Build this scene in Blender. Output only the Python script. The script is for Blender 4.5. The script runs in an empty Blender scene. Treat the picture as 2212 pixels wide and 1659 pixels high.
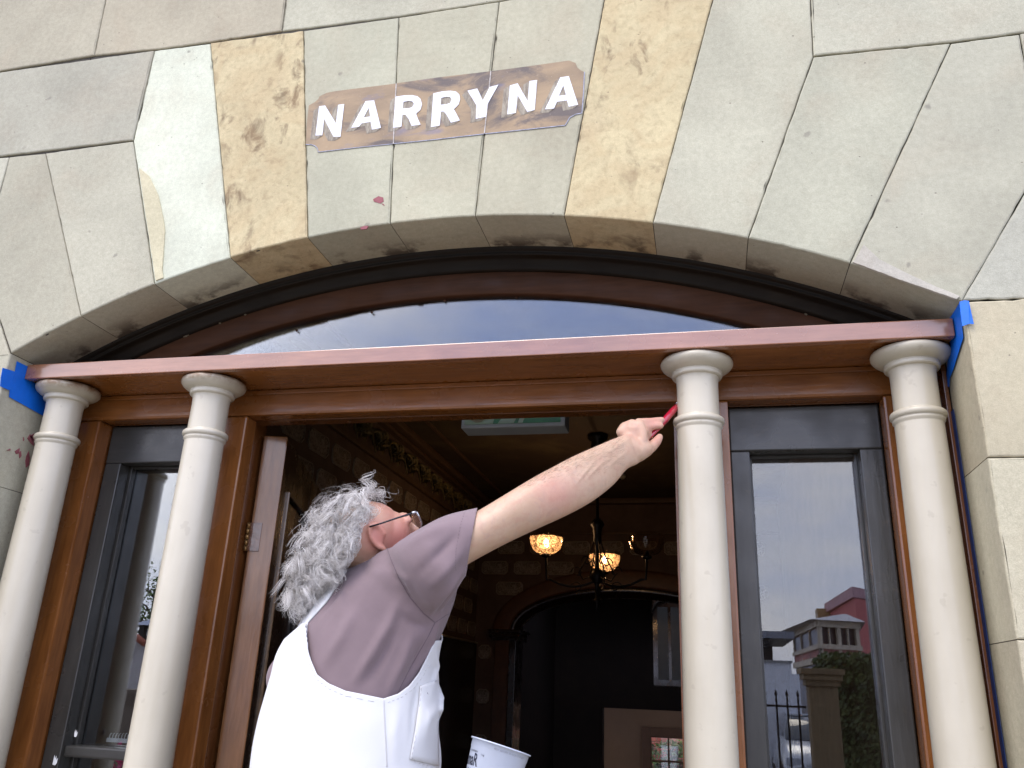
import bpy, bmesh, math, random
import numpy as np
from mathutils import Vector, Matrix, noise as mnoise
from mathutils.bvhtree import BVHTree
rnd = random.Random(7)
C = bpy.context.scene.collection
scene = bpy.context.scene

# ------------------------------------------------------------------ camera
PW, PH = 2212.0, 1659.0
CX, CY = PW / 2, PH / 2
_V = (1318.0 - CX, -4090.0 - CY); _H = (-6905.0 - CX, 1140.0 - CY)
F = math.sqrt(-(_V[0] * _H[0] + _V[1] * _H[1]))
AZ = Vector((_V[0], _V[1], F)).normalized()
AX = -Vector((_H[0], _H[1], F)).normalized()
AY = AZ.cross(AX).normalized()
cam_r = Vector((AX[0], AY[0], AZ[0])); cam_d = Vector((AX[1], AY[1], AZ[1])); cam_f = Vector((AX[2], AY[2], AZ[2]))
cd = bpy.data.cameras.new('camera'); cam = bpy.data.objects.new('camera', cd); C.objects.link(cam)
cd.sensor_fit = 'HORIZONTAL'; cd.sensor_width = 36; cd.lens = F / PW * 36
cd.clip_start = 0.02; cd.clip_end = 2000
cam.matrix_world = Matrix(((cam_r[0], -cam_d[0], -cam_f[0], 0), (cam_r[1], -cam_d[1], -cam_f[1], 0),
                           (cam_r[2], -cam_d[2], -cam_f[2], 0), (0, 0, 0, 1)))
scene.camera = cam

# ------------------------------------------------------------------ sky, sun, exposure
world = bpy.data.worlds.new('World'); scene.world = world; world.use_nodes = True
SUN_EL, SUN_AZ = math.radians(52), math.radians(200)   # azimuth measured from +Y clockwise: 180 = straight at the facade
nt = world.node_tree; nt.nodes.clear()
def wn(t, **k):
    n = nt.nodes.new(t)
    for a, b in k.items(): setattr(n, a, b)
    return n
sky = wn('ShaderNodeTexSky'); sky.sky_type = 'NISHITA'; sky.sun_disc = False
sky.sun_elevation = SUN_EL; sky.sun_rotation = SUN_AZ; sky.air_density = 1.0; sky.dust_density = 2.0
tc = wn('ShaderNodeTexCoord'); mp = wn('ShaderNodeMapping'); mp.inputs['Scale'].default_value = (1.0, 1.0, 2.6)
nz = wn('ShaderNodeTexNoise'); nz.inputs['Scale'].default_value = 2.3; nz.inputs['Detail'].default_value = 7; nz.inputs['Roughness'].default_value = .55
nz2 = wn('ShaderNodeTexNoise'); nz2.inputs['Scale'].default_value = 1.1; nz2.inputs['Detail'].default_value = 3
cr = wn('ShaderNodeValToRGB'); cr.color_ramp.elements[0].position = .36; cr.color_ramp.elements[1].position = .64
cr.color_ramp.elements[0].color = (3.7, 4.8, 8.6, 1); cr.color_ramp.elements[1].color = (8.5, 8.4, 9.3, 1)
mx = wn('ShaderNodeMixRGB'); mx.inputs['Fac'].default_value = .86
bg = wn('ShaderNodeBackground'); bg.inputs['Strength'].default_value = .15
wo = wn('ShaderNodeOutputWorld')
L = nt.links.new
L(tc.outputs['Generated'], mp.inputs[0]); L(mp.outputs[0], nz.inputs['Vector'])
L(nz.outputs['Fac'], cr.inputs[0]); L(sky.outputs[0], mx.inputs[1]); L(cr.outputs[0], mx.inputs[2])
L(mx.outputs[0], bg.inputs[0]); L(bg.outputs[0], wo.inputs[0])
sl = bpy.data.lights.new('sun', 'SUN'); sl.energy = .95; sl.angle = math.radians(28); sl.color = (1, .89, .74)
so = bpy.data.objects.new('sun', sl); C.objects.link(so)
sdir = Vector((math.sin(SUN_AZ) * math.cos(SUN_EL), math.cos(SUN_AZ) * math.cos(SUN_EL), math.sin(SUN_EL)))
so.rotation_euler = sdir.to_track_quat('Z', 'Y').to_euler()
vs = scene.view_settings
vs.view_transform = 'Standard'; vs.look = 'None'; vs.gamma = 1; vs.use_curve_mapping = False
vs.exposure = 1.10
scene.cycles.max_bounces = 8; scene.cycles.diffuse_bounces = 4; scene.cycles.glossy_bounces = 4
scene.cycles.transparent_max_bounces = 12; scene.cycles.use_denoising = True
scene.cycles.caustics_reflective = False; scene.cycles.caustics_refractive = False

# ------------------------------------------------------------------ helpers
def P(x, y, Y):
    d = Vector((x - CX, y - CY, F)); w = Vector((d.dot(AX), d.dot(AY), d.dot(AZ)))
    return w * (Y / w[1])
def PX(x, y, X):
    d = Vector((x - CX, y - CY, F)); w = Vector((d.dot(AX), d.dot(AY), d.dot(AZ)))
    return w * (X / w[0])
def PZ(x, y, Z):
    d = Vector((x - CX, y - CY, F)); w = Vector((d.dot(AX), d.dot(AY), d.dot(AZ)))
    return w * (Z / w[2])
def U(x, y, zc): return cam_r * ((x - CX) * zc / F) + cam_d * ((y - CY) * zc / F) + cam_f * zc
def proj(p):
    z = p.dot(cam_f); return (CX + F * p.dot(cam_r) / z, CY + F * p.dot(cam_d) / z)
def ray(x, y): return U(x, y, 1.0).normalized()

def empty(name, label, cat, loc=(0, 0, 0), group=None, kind=None):
    o = bpy.data.objects.new(name, None); C.objects.link(o); o.location = loc
    o.empty_display_size = .1
    return tag(o, label, cat, group, kind)
def tag(o, label=None, cat=None, group=None, kind=None):
    if label: o['label'] = label
    if cat: o['category'] = cat
    if group: o['group'] = group
    if kind: o['kind'] = kind
    return o
def link(name, me, m=None, parent=None, smooth=False):
    o = bpy.data.objects.new(name, me); C.objects.link(o)
    if m is not None and not me.materials: me.materials.append(m)
    if parent is not None:
        o.parent = parent
        o.matrix_parent_inverse = Matrix.Translation(-Vector(parent.location)) if parent.parent is None else Matrix.Identity(4)
    if smooth:
        for p in me.polygons: p.use_smooth = True
    return o
def obj(name, bm, m=None, parent=None, smooth=False, recalc=True):
    if recalc: bmesh.ops.recalc_face_normals(bm, faces=bm.faces)
    me = bpy.data.meshes.new(name); bm.to_mesh(me); bm.free()
    return link(name, me, m, parent, smooth)
def box(bm, x0, x1, y0, y1, z0, z1, bev=0, seg=2, M=None):
    t = bmesh.new()
    vs_ = [t.verts.new((x, y, z)) for x in (x0, x1) for y in (y0, y1) for z in (z0, z1)]
    for f in ((0, 1, 3, 2), (4, 6, 7, 5), (0, 4, 5, 1), (2, 3, 7, 6), (0, 2, 6, 4), (1, 5, 7, 3)):
        t.faces.new([vs_[i] for i in f])
    bmesh.ops.recalc_face_normals(t, faces=t.faces)
    if bev: bmesh.ops.bevel(t, geom=t.edges[:], offset=bev, segments=seg, affect='EDGES', profile=.6)
    if M: bmesh.ops.transform(t, matrix=M, verts=t.verts)
    merge(bm, t)
def merge(bm, t):
    mp_ = {v: bm.verts.new(v.co) for v in t.verts}
    for f in t.faces:
        try: nf = bm.faces.new([mp_[v] for v in f.verts]); nf.smooth = f.smooth
        except ValueError: pass
    t.free()
def bxo(name, dims, m, parent=None, bev=.003, M=None):
    bm = bmesh.new(); box(bm, *dims, bev=bev, M=M); return obj(name, bm, m, parent)
def lathe(bm, prof, c, n=40, axis=Vector((0, 0, 1)), a0=0, a1=2 * math.pi):
    z = axis.normalized(); x = z.orthogonal().normalized(); y = z.cross(x); c = Vector(c)
    full = abs(a1 - a0 - 2 * math.pi) < 1e-6
    rows = []
    for r, h in prof:
        rows.append([bm.verts.new(c + z * h + (x * math.cos(a0 + (a1 - a0) * i / n) + y * math.sin(a0 + (a1 - a0) * i / n)) * max(r, 1e-5)) for i in range(n if full else n + 1)])
    k = len(rows[0])
    for a, b in zip(rows, rows[1:]):
        for i in range(k if full else k - 1):
            f = bm.faces.new((a[i], a[(i + 1) % k], b[(i + 1) % k], b[i])); f.smooth = True
def tube(bm, pts, rs, n=8, caps=True):
    pts = [Vector(p) for p in pts]
    if not hasattr(rs, '__len__'): rs = [rs] * len(pts)
    prev = None; rows = []
    for i, p in enumerate(pts):
        t = (pts[min(i + 1, len(pts) - 1)] - pts[max(i - 1, 0)]).normalized()
        if prev is None: x = t.orthogonal().normalized()
        else: x = (prev - t * prev.dot(t)).normalized()
        prev = x; y = t.cross(x)
        rows.append([bm.verts.new(p + (x * math.cos(2 * math.pi * k / n) + y * math.sin(2 * math.pi * k / n)) * rs[i]) for k in range(n)])
    for a, b in zip(rows, rows[1:]):
        for k in range(n):
            f = bm.faces.new((a[k], a[(k + 1) % n], b[(k + 1) % n], b[k])); f.smooth = True
    if caps:
        bm.faces.new(rows[0][::-1]); bm.faces.new(rows[-1])
def ellipsoid(bm, c, rx, ry, rz, M3=None, n=16):
    t = bmesh.new(); bmesh.ops.create_uvsphere(t, u_segments=n, v_segments=n // 2 + 2, radius=1)
    M = Matrix.Diagonal((rx, ry, rz, 1))
    if M3 is not None: M = M3.to_4x4() @ M
    M = Matrix.Translation(Vector(c)) @ M
    bmesh.ops.transform(t, matrix=M, verts=t.verts)
    for f in t.faces: f.smooth = True
    merge(bm, t)
def prism_xz(pts, y0, y1, bev=.0, jit=0, seed=0, sub=0, closed_back=False):
    """polygon in the XZ plane extruded from y0 (front) to y1; rounded front arris"""
    r = random.Random(seed); P2 = []
    n = len(pts); PB = []
    area = sum(pts[i][0] * pts[(i + 1) % n][1] - pts[(i + 1) % n][0] * pts[i][1] for i in range(n))
    if area < 0: pts = pts[::-1]
    for i in range(n):
        a = Vector(pts[i]); b = Vector(pts[(i + 1) % n]); L_ = (b - a).length
        k = max(1, int(L_ / sub)) if sub else 1
        ph = r.uniform(0, 9)
        for j in range(k):
            q = a.lerp(b, j / k); PB.append(q)
            if jit and j:
                nrm = Vector((-(b - a).y, (b - a).x)).normalized()
                s = math.sin(math.pi * j / k)
                v = mnoise.noise(Vector((ph, j * sub * 14, seed))) + .8 * mnoise.noise(Vector((ph + 5, j * sub * 60, seed)))
                if r.random() < .03: v += r.uniform(.5, 1.6)
                q = q + nrm * jit * min(1, s * 4) * v
            P2.append(q)
    n = len(P2)
    def inset(d, P2=P2):
        out = []
        for i in range(n):
            p0, p1, p2 = P2[i - 1], P2[i], P2[(i + 1) % n]
            e1 = (p1 - p0); e2 = (p2 - p1)
            if e1.length < 1e-7 or e2.length < 1e-7: out.append(p1); continue
            n1 = Vector((-e1.y, e1.x)).normalized(); n2 = Vector((-e2.y, e2.x)).normalized()
            m = (n1 + n2); m = m / max(.35, m.length_squared / 2) if m.length > .2 else n1
            out.append(p1 + m * d)
        return out
    bm = bmesh.new()
    layers = [(-1, y1)]
    if jit and y1 - y0 > .05: layers += [(-1, y0 + .022)]
    if bev: layers += [(0, y0 + bev), (bev * .3, y0 + bev * .35), (bev, y0)]
    else: layers += [(0, y0)]
    rows = []
    for d, y in layers:
        Q = inset(d) if d > 0 else (P2 if d == 0 else PB)
        rows.append([bm.verts.new((q.x, y, q.y)) for q in Q])
    for a, b in zip(rows, rows[1:]):
        for i in range(n):
            bm.faces.new((a[i], a[(i + 1) % n], b[(i + 1) % n], b[i]))
    f = bm.faces.new(rows[-1])
    if closed_back: bm.faces.new(rows[0][::-1])
    bmesh.ops.triangulate(bm, faces=[f])
    return bm
def displaced(me, fn):
    n = len(me.vertices); co = np.empty(n * 3); me.vertices.foreach_get('co', co); co = co.reshape(-1, 3)
    nr = np.empty(n * 3); me.vertices.foreach_get('normal', nr); nr = nr.reshape(-1, 3)
    co = co + nr * fn(co)[:, None]; me.vertices.foreach_set('co', co.ravel()); me.update()
def remesh(bm, voxel, smooth=3, name='tmp'):
    bmesh.ops.recalc_face_normals(bm, faces=bm.faces)
    me = bpy.data.meshes.new(name); bm.to_mesh(me); bm.free()
    o = bpy.data.objects.new(name, me); C.objects.link(o)
    m = o.modifiers.new('r', 'REMESH'); m.mode = 'VOXEL'; m.voxel_size = voxel; m.use_smooth_shade = True
    if smooth:
        s = o.modifiers.new('s', 'SMOOTH'); s.iterations = smooth; s.factor = .5
    dg = bpy.context.evaluated_depsgraph_get()
    out = bpy.data.meshes.new_from_object(o.evaluated_get(dg))
    bpy.data.objects.remove(o)
    for p in out.polygons: p.use_smooth = True
    return out

# ------------------------------------------------------------------ materials
class N:
    def __init__(s, name):
        s.m = bpy.data.materials.new(name); s.m.use_nodes = True; s.t = s.m.node_tree; s.t.nodes.clear()
        s.out = s.t.nodes.new('ShaderNodeOutputMaterial')
        s.b = s.t.nodes.new('ShaderNodeBsdfPrincipled'); s.l(s.b.outputs[0], s.out.inputs[0])
        s.tc = s.t.nodes.new('ShaderNodeTexCoord'); s.vec = s.tc.outputs['Object']
    def l(s, a, b): s.t.links.new(a, b)
    def n(s, t, **k):
        n = s.t.nodes.new(t)
        for a, b in k.items():
            if a.startswith('_'): setattr(n, a[1:], b)
            else: n.inputs[a.replace('__', ' ')].default_value = b
        return n
    def noise(s, scale, detail=4, rough=.5, dist=0, vec=None, stretch=None):
        v = vec or s.vec
        if stretch:
            m = s.n('ShaderNodeMapping'); m.inputs['Scale'].default_value = stretch; s.l(v, m.inputs[0]); v = m.outputs[0]
        n = s.n('ShaderNodeTexNoise', Scale=scale, Detail=detail, Roughness=rough, Distortion=dist); s.l(v, n.inputs['Vector'])
        return n.outputs['Fac']
    def ramp(s, f, p0, p1, c0=(0, 0, 0, 1), c1=(1, 1, 1, 1)):
        r = s.n('ShaderNodeValToRGB'); e = r.color_ramp.elements
        e[0].position = p0; e[1].position = p1; e[0].color = c0 if len(c0) == 4 else (*c0, 1); e[1].color = c1 if len(c1) == 4 else (*c1, 1)
        s.l(f, r.inputs[0]); return r.outputs[0]
    def mix(s, f, a, b, mode='MIX'):
        m = s.n('ShaderNodeMixRGB', _blend_type=mode)
        for i, q in enumerate((f, a, b)):
            if hasattr(q, 'type') and hasattr(q, 'node'): s.l(q, m.inputs[i])
            elif i == 0: m.inputs[0].default_value = q
            else: m.inputs[i].default_value = q if len(q) == 4 else (*q, 1)
        return m.outputs[0]
    def math(s, op, a, b=0):
        m = s.n('ShaderNodeMath', _operation=op)
        for i, q in enumerate((a, b)):
            if hasattr(q, 'node'): s.l(q, m.inputs[i])
            else: m.inputs[i].default_value = q
        return m.outputs[0]
    def bump(s, hs):
        prev = None
        for h, st, dist in hs:
            b = s.n('ShaderNodeBump', Strength=st, Distance=dist); s.l(h, b.inputs['Height'])
            if prev: s.l(prev, b.inputs['Normal'])
            prev = b.outputs[0]
        s.l(prev, s.b.inputs['Normal'])
    def set(s, **k):
        for a, v in k.items():
            i = s.b.inputs[a.replace('__', ' ')]
            if hasattr(v, 'node'): s.l(v, i)
            else: i.default_value = (*v, 1) if isinstance(v, tuple) and i.type == 'RGBA' and len(v) == 3 else v
        return s.m

def m_simple(name, col, rough=.5, var=.12, scale=12, bump=.15, bscale=120, **k):
    g = N(name)
    f = g.noise(scale, 5, .6)
    lo = tuple(c * (1 - var) for c in col); hi = tuple(min(1, c * (1 + var)) for c in col)
    g.bump([(g.noise(bscale, 4), bump, .002)])
    return g.set(Base__Color=g.ramp(f, .3, .7, lo, hi), Roughness=rough, **k)

def m_stone():
    g = N('sandstone'); oi = g.n('ShaderNodeObjectInfo')
    off = g.n('ShaderNodeVectorMath', _operation='MULTIPLY_ADD')
    cmb = g.n('ShaderNodeCombineXYZ'); g.l(oi.outputs['Random'], cmb.inputs[0]); g.l(oi.outputs['Random'], cmb.inputs[2])
    g.l(cmb.outputs[0], off.inputs[0]); off.inputs[1].default_value = (37, 0, 53); g.l(g.tc.outputs['Object'], off.inputs[2])
    g.vec = off.outputs[0]
    base = g.mix(1, oi.outputs['Color'], (1.0, .985, .90), 'MULTIPLY')
    big = g.ramp(g.noise(2.6, 5, .6, .4), .3, .72, (.90, .895, .88), (1.16, 1.16, 1.14))
    c = g.mix(1, base, big, 'MULTIPLY')
    c = g.mix(g.math('MULTIPLY', g.ramp(g.noise(4.5, 4, .55, .8), .5, .78), .22), c, (.40, .30, .20))          # warm iron bloom
    grain = g.ramp(g.noise(420, 2, .6), .3, .7, (.87, .87, .87), (1.08, 1.08, 1.08)); c = g.mix(1, c, grain, 'MULTIPLY')
    mid = g.ramp(g.noise(60, 4, .65), .3, .7, (.90, .90, .895), (1.07, 1.07, 1.07)); c = g.mix(1, c, mid, 'MULTIPLY')
    # round lichen spots
    vo = g.n('ShaderNodeTexVoronoi', Scale=8.5, Randomness=1.0)
    jv = g.n('ShaderNodeTexNoise', Scale=40, Detail=2); g.l(g.vec, jv.inputs['Vector'])
    jm = g.n('ShaderNodeVectorMath', _operation='MULTIPLY_ADD'); g.l(jv.outputs['Color'], jm.inputs[0]); jm.inputs[1].default_value = (.02, .02, .02); g.l(g.vec, jm.inputs[2])
    g.l(jm.outputs[0], vo.inputs['Vector'])
    spot = g.ramp(vo.outputs['Distance'], .045, .085, (1, 1, 1), (0, 0, 0))
    gate = g.ramp(g.noise(5.1, 1), .46, .56)
    spot = g.math('MULTIPLY', g.math('MULTIPLY', spot, gate), .6)
    c = g.mix(spot, c, (.20, .185, .15))
    vo2 = g.n('ShaderNodeTexVoronoi', Scale=34); g.l(g.vec, vo2.inputs['Vector'])
    pit = g.math('MULTIPLY', g.ramp(vo2.outputs['Distance'], .05, .10, (1, 1, 1), (0, 0, 0)), g.ramp(g.noise(11, 1), .56, .62))
    c = g.mix(g.math('MULTIPLY', pit, .55), c, (.14, .12, .10))
    # strong blotches on the yellow blocks: amount in the object's alpha
    st = g.ramp(g.noise(13, 5, .62, .5, stretch=(1, 1, .6)), .53, .63)
    sg = g.ramp(g.noise(3.6, 2), .47, .57)
    st = g.math('MULTIPLY', g.math('MULTIPLY', st, sg), oi.outputs['Alpha'])
    c = g.mix(g.math('MULTIPLY', st, .75), c, (.13, .085, .05))
    rings = g.math('MULTIPLY', g.ramp(g.noise(5, 3, .5, 2.2), .45, .62), oi.outputs['Alpha'])
    c = g.mix(g.math('MULTIPLY', rings, .18), c, (.40, .25, .12))
    c = g.mix(g.math('MULTIPLY', g.math('MULTIPLY', g.ramp(g.noise(38, 5, .7, .5), .50, .66), oi.outputs['Alpha']), .26), c, (.22, .145, .075))
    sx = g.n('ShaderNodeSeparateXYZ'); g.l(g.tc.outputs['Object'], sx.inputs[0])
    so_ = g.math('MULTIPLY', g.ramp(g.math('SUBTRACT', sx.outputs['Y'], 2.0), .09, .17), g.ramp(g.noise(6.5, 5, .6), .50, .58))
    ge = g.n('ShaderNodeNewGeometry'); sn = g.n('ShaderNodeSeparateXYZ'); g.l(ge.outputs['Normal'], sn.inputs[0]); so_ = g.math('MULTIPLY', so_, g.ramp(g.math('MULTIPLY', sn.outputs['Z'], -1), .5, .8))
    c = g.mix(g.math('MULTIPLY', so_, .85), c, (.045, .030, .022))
    g.bump([(g.noise(9, 5, .6), .25, .006), (g.noise(150, 4, .7), .35, .0022), (g.noise(520, 2), .3, .0008), (g.math('MULTIPLY', pit, -1), .6, .003)])
    return g.set(Base__Color=c, Roughness=.9, **{'Specular__IOR__Level': .25})
M = {}
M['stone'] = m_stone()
M['mortar'] = m_simple('dark_joint', (.075, .066, .052), .95, .3, 30)

def m_wood(name, c0, c1, axis, rough=.24, coat=.35, bump=.22, wear=0, streak=.3, spec=.5):
    g = N(name)
    s = {'x': (.12, 1, 1), 'z': (1, 1, .12), 'y': (1, .12, 1)}[axis]
    fine = g.noise(70, 5, .6, stretch=s); wide = g.noise(9, 4, .55, .3, stretch=s)
    c = g.ramp(g.mix(.45, fine, wide), .34, .66, c0, c1)
    blot = g.ramp(g.noise(3.2, 4, .6), .3, .7, (.86, .84, .82), (1.1, 1.1, 1.1)); c = g.mix(1, c, blot, 'MULTIPLY')
    if wear: c = g.mix(g.math('MULTIPLY', g.ramp(g.noise(26, 6, .7, .5), .58, .70), wear), c, (.42, .30, .18))
    g.bump([(g.noise(55, 5, .6, .4, stretch=s), bump, .0035), (g.noise(260, 3, stretch=s), bump * .6, .0009), (g.noise(7, 3), .12, .006)])
    r = g.ramp(g.noise(8, 4), .35, .7, (rough * .75,) * 3, (rough * 1.5,) * 3)
    return g.set(Base__Color=c, Roughness=r, Coat__Weight=coat, Coat__Roughness=.12, **{'Specular__IOR__Level': spec})
for ax in 'xyz':
    M['wood_' + ax] = m_wood('varnished_wood_' + ax, (.16, .056, .014), (.30, .112, .028), ax)
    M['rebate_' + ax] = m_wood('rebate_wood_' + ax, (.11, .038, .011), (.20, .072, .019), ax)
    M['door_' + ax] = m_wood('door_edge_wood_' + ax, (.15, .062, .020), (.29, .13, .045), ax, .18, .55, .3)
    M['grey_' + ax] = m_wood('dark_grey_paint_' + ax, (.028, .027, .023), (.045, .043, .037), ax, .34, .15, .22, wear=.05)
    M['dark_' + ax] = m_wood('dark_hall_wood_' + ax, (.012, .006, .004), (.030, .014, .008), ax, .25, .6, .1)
M['fascia'] = m_wood('fascia_wood', (.22, .082, .034), (.34, .145, .070), 'x', .22, 1.0, .14, spec=.9)
M['black'] = m_wood('black_brown_paint', (.008, .0065, .0045), (.015, .012, .008), 'x', .45, 0, .2, spec=.22)
M['archwood'] = m_wood('arch_wood', (.042, .018, .008), (.075, .032, .014), 'x', .5, 0, .1, spec=.15)

def m_column():
    g = N('column_cream_paint')
    v = g.ramp(g.noise(4, 4, .6), .3, .7, (.50, .455, .35), (.565, .52, .41))
    # worn rim of the two left capitals: per object colour alpha drives it
    oi = g.n('ShaderNodeObjectInfo'); sep = g.n('ShaderNodeSeparateXYZ'); g.l(g.vec, sep.inputs[0])
    top = g.ramp(sep.outputs['Z'], .828, .846)
    w = g.math('MULTIPLY', g.math('MULTIPLY', g.ramp(g.noise(26, 6, .7, .6), .30, .60), top), oi.outputs['Alpha'])
    c = g.mix(w, v, (.215, .12, .055))
    c = g.mix(1, c, g.ramp(g.noise(5, 5, .65, .3, stretch=(1, 1, .25)), .3, .7, (.90, .89, .87), (1.05, 1.05, 1.05)), 'MULTIPLY')
    sp = g.ramp(g.noise(30, 3, .5), .66, .70); c = g.mix(g.math('MULTIPLY', sp, .18), c, (.25, .2, .14))
    g.bump([(g.noise(38, 4, .6, stretch=(1, 1, .2)), .10, .003), (g.noise(240, 3), .14, .0008)])
    return g.set(Base__Color=c, Roughness=.36, Coat__Weight=.25, Coat__Roughness=.2)
M['column'] = m_column()

def m_glass(name, refl=1.0, tint=(.93, .95, .94), wav=.003):
    g = N(name); g.t.nodes.remove(g.b)
    tr = g.n('ShaderNodeBsdfTransparent'); tr.inputs[0].default_value = (*tint, 1)
    gl = g.n('ShaderNodeBsdfGlossy', Roughness=0.0); gl.inputs[0].default_value = (1, 1, 1, 1)
    fr = g.n('ShaderNodeFresnel', IOR=1.52)
    b = g.n('ShaderNodeBump', Strength=wav, Distance=.01); g.l(g.noise(2.2, 1), b.inputs['Height'])
    
    if wav: g.l(b.outputs[0], gl.inputs['Normal'])
    f = g.math('MULTIPLY', fr.outputs[0], refl)
    mx_ = g.n('ShaderNodeMixShader'); g.l(f, mx_.inputs[0]); g.l(tr.outputs[0], mx_.inputs[1]); g.l(gl.outputs[0], mx_.inputs[2])
    g.l(mx_.outputs[0], g.out.inputs[0]); return g.m
M['glass'] = m_glass('window_glass', 1.9, wav=0)
M['lampglass'] = m_glass('lamp_glass', .7, (.95, .9, .85))
M['white'] = m_simple('white_plastic', (.50, .54, .62), .35, .03)
M['signbox'] = m_simple('sign_housing', (.40, .42, .42), .5, .05)
M['tape'] = m_simple('blue_tape', (.0, .13, .62), .5, .10, 25, .3, 60)
M['brass'] = m_simple('old_brass', (.30, .17, .06), .35, .3, 30, .4, 200, Metallic=.7)
M['iron'] = m_simple('black_iron', (.018, .014, .012), .4, .2, 30, .2, 90, Metallic=.5)
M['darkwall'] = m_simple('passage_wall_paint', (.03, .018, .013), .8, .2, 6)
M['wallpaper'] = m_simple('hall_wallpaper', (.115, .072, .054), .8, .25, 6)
def m_block():
    g = N('wallpaper_block'); f = g.noise(28, 6, .65, 1.6)
    c = g.ramp(f, .42, .60, (.14, .11, .09), (.34, .29, .245))
    g.bump([(f, .4, .004)]); return g.set(Base__Color=c, Roughness=.75)
M['block'] = m_block()
M['blockrim'] = m_simple('block_rim', (.30, .25, .20), .7, .2, 30)
def m_ceil():
    g = N('hall_ceiling')
    s = g.ramp(g.noise(1.3, 6, .7, .6), .46, .62)
    c = g.mix(s, (.045, .026, .016), (.085, .06, .028)); return g.set(Base__Color=c, Roughness=.8)
M['ceiling'] = m_ceil()
M['cornice'] = m_simple('cornice_paint', (.10, .055, .03), .6, .2)
M['gold'] = m_simple('gilded_scroll', (.16, .125, .05), .6, .35, 30)
def m_skin():
    g = N('skin'); 
    base = g.ramp(g.noise(14, 5, .6), .3, .7, (.49, .325, .215), (.57, .395, .275))
    at = g.n('ShaderNodeAttribute', _attribute_name='flush')
    base = g.mix(g.math('MULTIPLY', g.ramp(g.noise(48, 4, .6), .48, .66), .35), base, (.47, .24, .17))
    base = g.mix(g.math('MULTIPLY', g.ramp(g.noise(26, 3, .6, 1.5), .55, .66), .22), base, (.36, .27, .24))
    c = g.mix(at.outputs['Fac'], base, (.56, .20, .16))
    c = g.mix(g.math('MULTIPLY', g.ramp(g.noise(90, 3), .62, .72), .25), c, (.50, .27, .20))
    g.bump([(g.noise(60, 5, .65), .22, .0022), (g.noise(330, 3), .25, .0007)])
    return g.set(Base__Color=c, Roughness=.48, **{'Subsurface__Weight': .12, 'Subsurface__Radius': (.012, .005, .003), 'Subsurface__Scale': .5})
M['skin'] = m_skin()
def m_cloth(name, col, var=.10, ws=900, b=.25, rough=.9):
    g = N(name)
    lo = tuple(c * (1 - var) for c in col); hi = tuple(min(1, c * (1 + var)) for c in col)
    g.bump([(g.noise(14, 4, .5), .25, .006), (g.noise(ws, 2), b, .0008)])
    return g.set(Base__Color=g.ramp(g.noise(7, 5, .6), .3, .7, lo, hi), Roughness=rough, Sheen__Weight=.15)
M['shirt'] = m_cloth('mauve_cotton', (.205, .148, .155))
M['shirtseam'] = m_cloth('mauve_seam', (.125, .085, .098))
M['denim'] = m_cloth('white_drill', (.66, .66, .655), .03)
M['denimseam'] = m_cloth('white_drill_seam', (.52, .51, .50), .05)
def m_hair():
    g = N('grey_hair'); oi = g.n('ShaderNodeAttribute', _attribute_name='tone')
    c = g.ramp(oi.outputs['Fac'], 0, 1, (.28, .248, .225), (.90, .87, .83))
    return g.set(Base__Color=c, Roughness=.38, **{'Specular__IOR__Level': .55})
M['hair'] = m_hair()
M['armhair'] = m_simple('arm_hair', (.17, .11, .075), .6)
M['red'] = m_simple('red_lacquer', (.40, .008, .03), .15, .1, 20, .05, Coat__Weight=1.0)
M['bristle'] = m_simple('bristle', (.10, .05, .02), .7)
M['steel'] = m_simple('steel', (.5, .5, .5), .25, .05, Metallic=1.0)
M['ink'] = m_simple('ink', (.015, .018, .035), .5, .02)
M['greyink'] = m_simple('grey_ink', (.25, .26, .30), .5, .02)
def m_plaque():
    g = N('plaque_old_paint')
    c = g.ramp(g.noise(7, 5, .6, .6, stretch=(.5, 1, 1)), .35, .62, (.25, .185, .12), (.38, .275, .165))
    n1 = g.noise(8.5, 6, .62, .9, stretch=(.45, 1, 1))
    c = g.mix(g.math('MULTIPLY', g.ramp(n1, .52, .64), .75), c, (.075, .072, .085))
    sep = g.n('ShaderNodeSeparateXYZ'); g.l(g.vec, sep.inputs[0])
    n2 = g.noise(11, 6, .6, .5, stretch=(.4, 1, 1)); c = g.mix(g.math('MULTIPLY', g.ramp(n2, .60, .70), .45), c, (.13, .15, .27))
    c = g.mix(g.math('MULTIPLY', g.ramp(g.noise(160, 4, .7), .60, .7), .35), c, (.5, .42, .32))
    g.bump([(g.noise(200, 4, .7), .3, .0015)]); return g.set(Base__Color=c, Roughness=.8)
M['plaque'] = m_plaque()
def m_letter():
    g = N('white_letter_paint'); f = g.noise(60, 6, .8, .3, stretch=(2.2, 1, .35))
    c = g.ramp(f, .33, .45, (.42, .38, .33), (.74, .75, .80)); g.bump([(f, .5, .001)])
    return g.set(Base__Color=c, Roughness=.6)
M['letter'] = m_letter()
def m_shade():
    g = N('letter_shade_paint'); f = g.noise(40, 6, .75, .3, stretch=(2, 1, .5))
    return g.set(Base__Color=g.ramp(f, .40, .60, (.20, .165, .125), (.36, .32, .245)), Roughness=.8)
M['shade'] = m_shade()
M['plaqueline'] = m_simple('plaque_line', (.30, .31, .38), .7, .4, 60)

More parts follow.
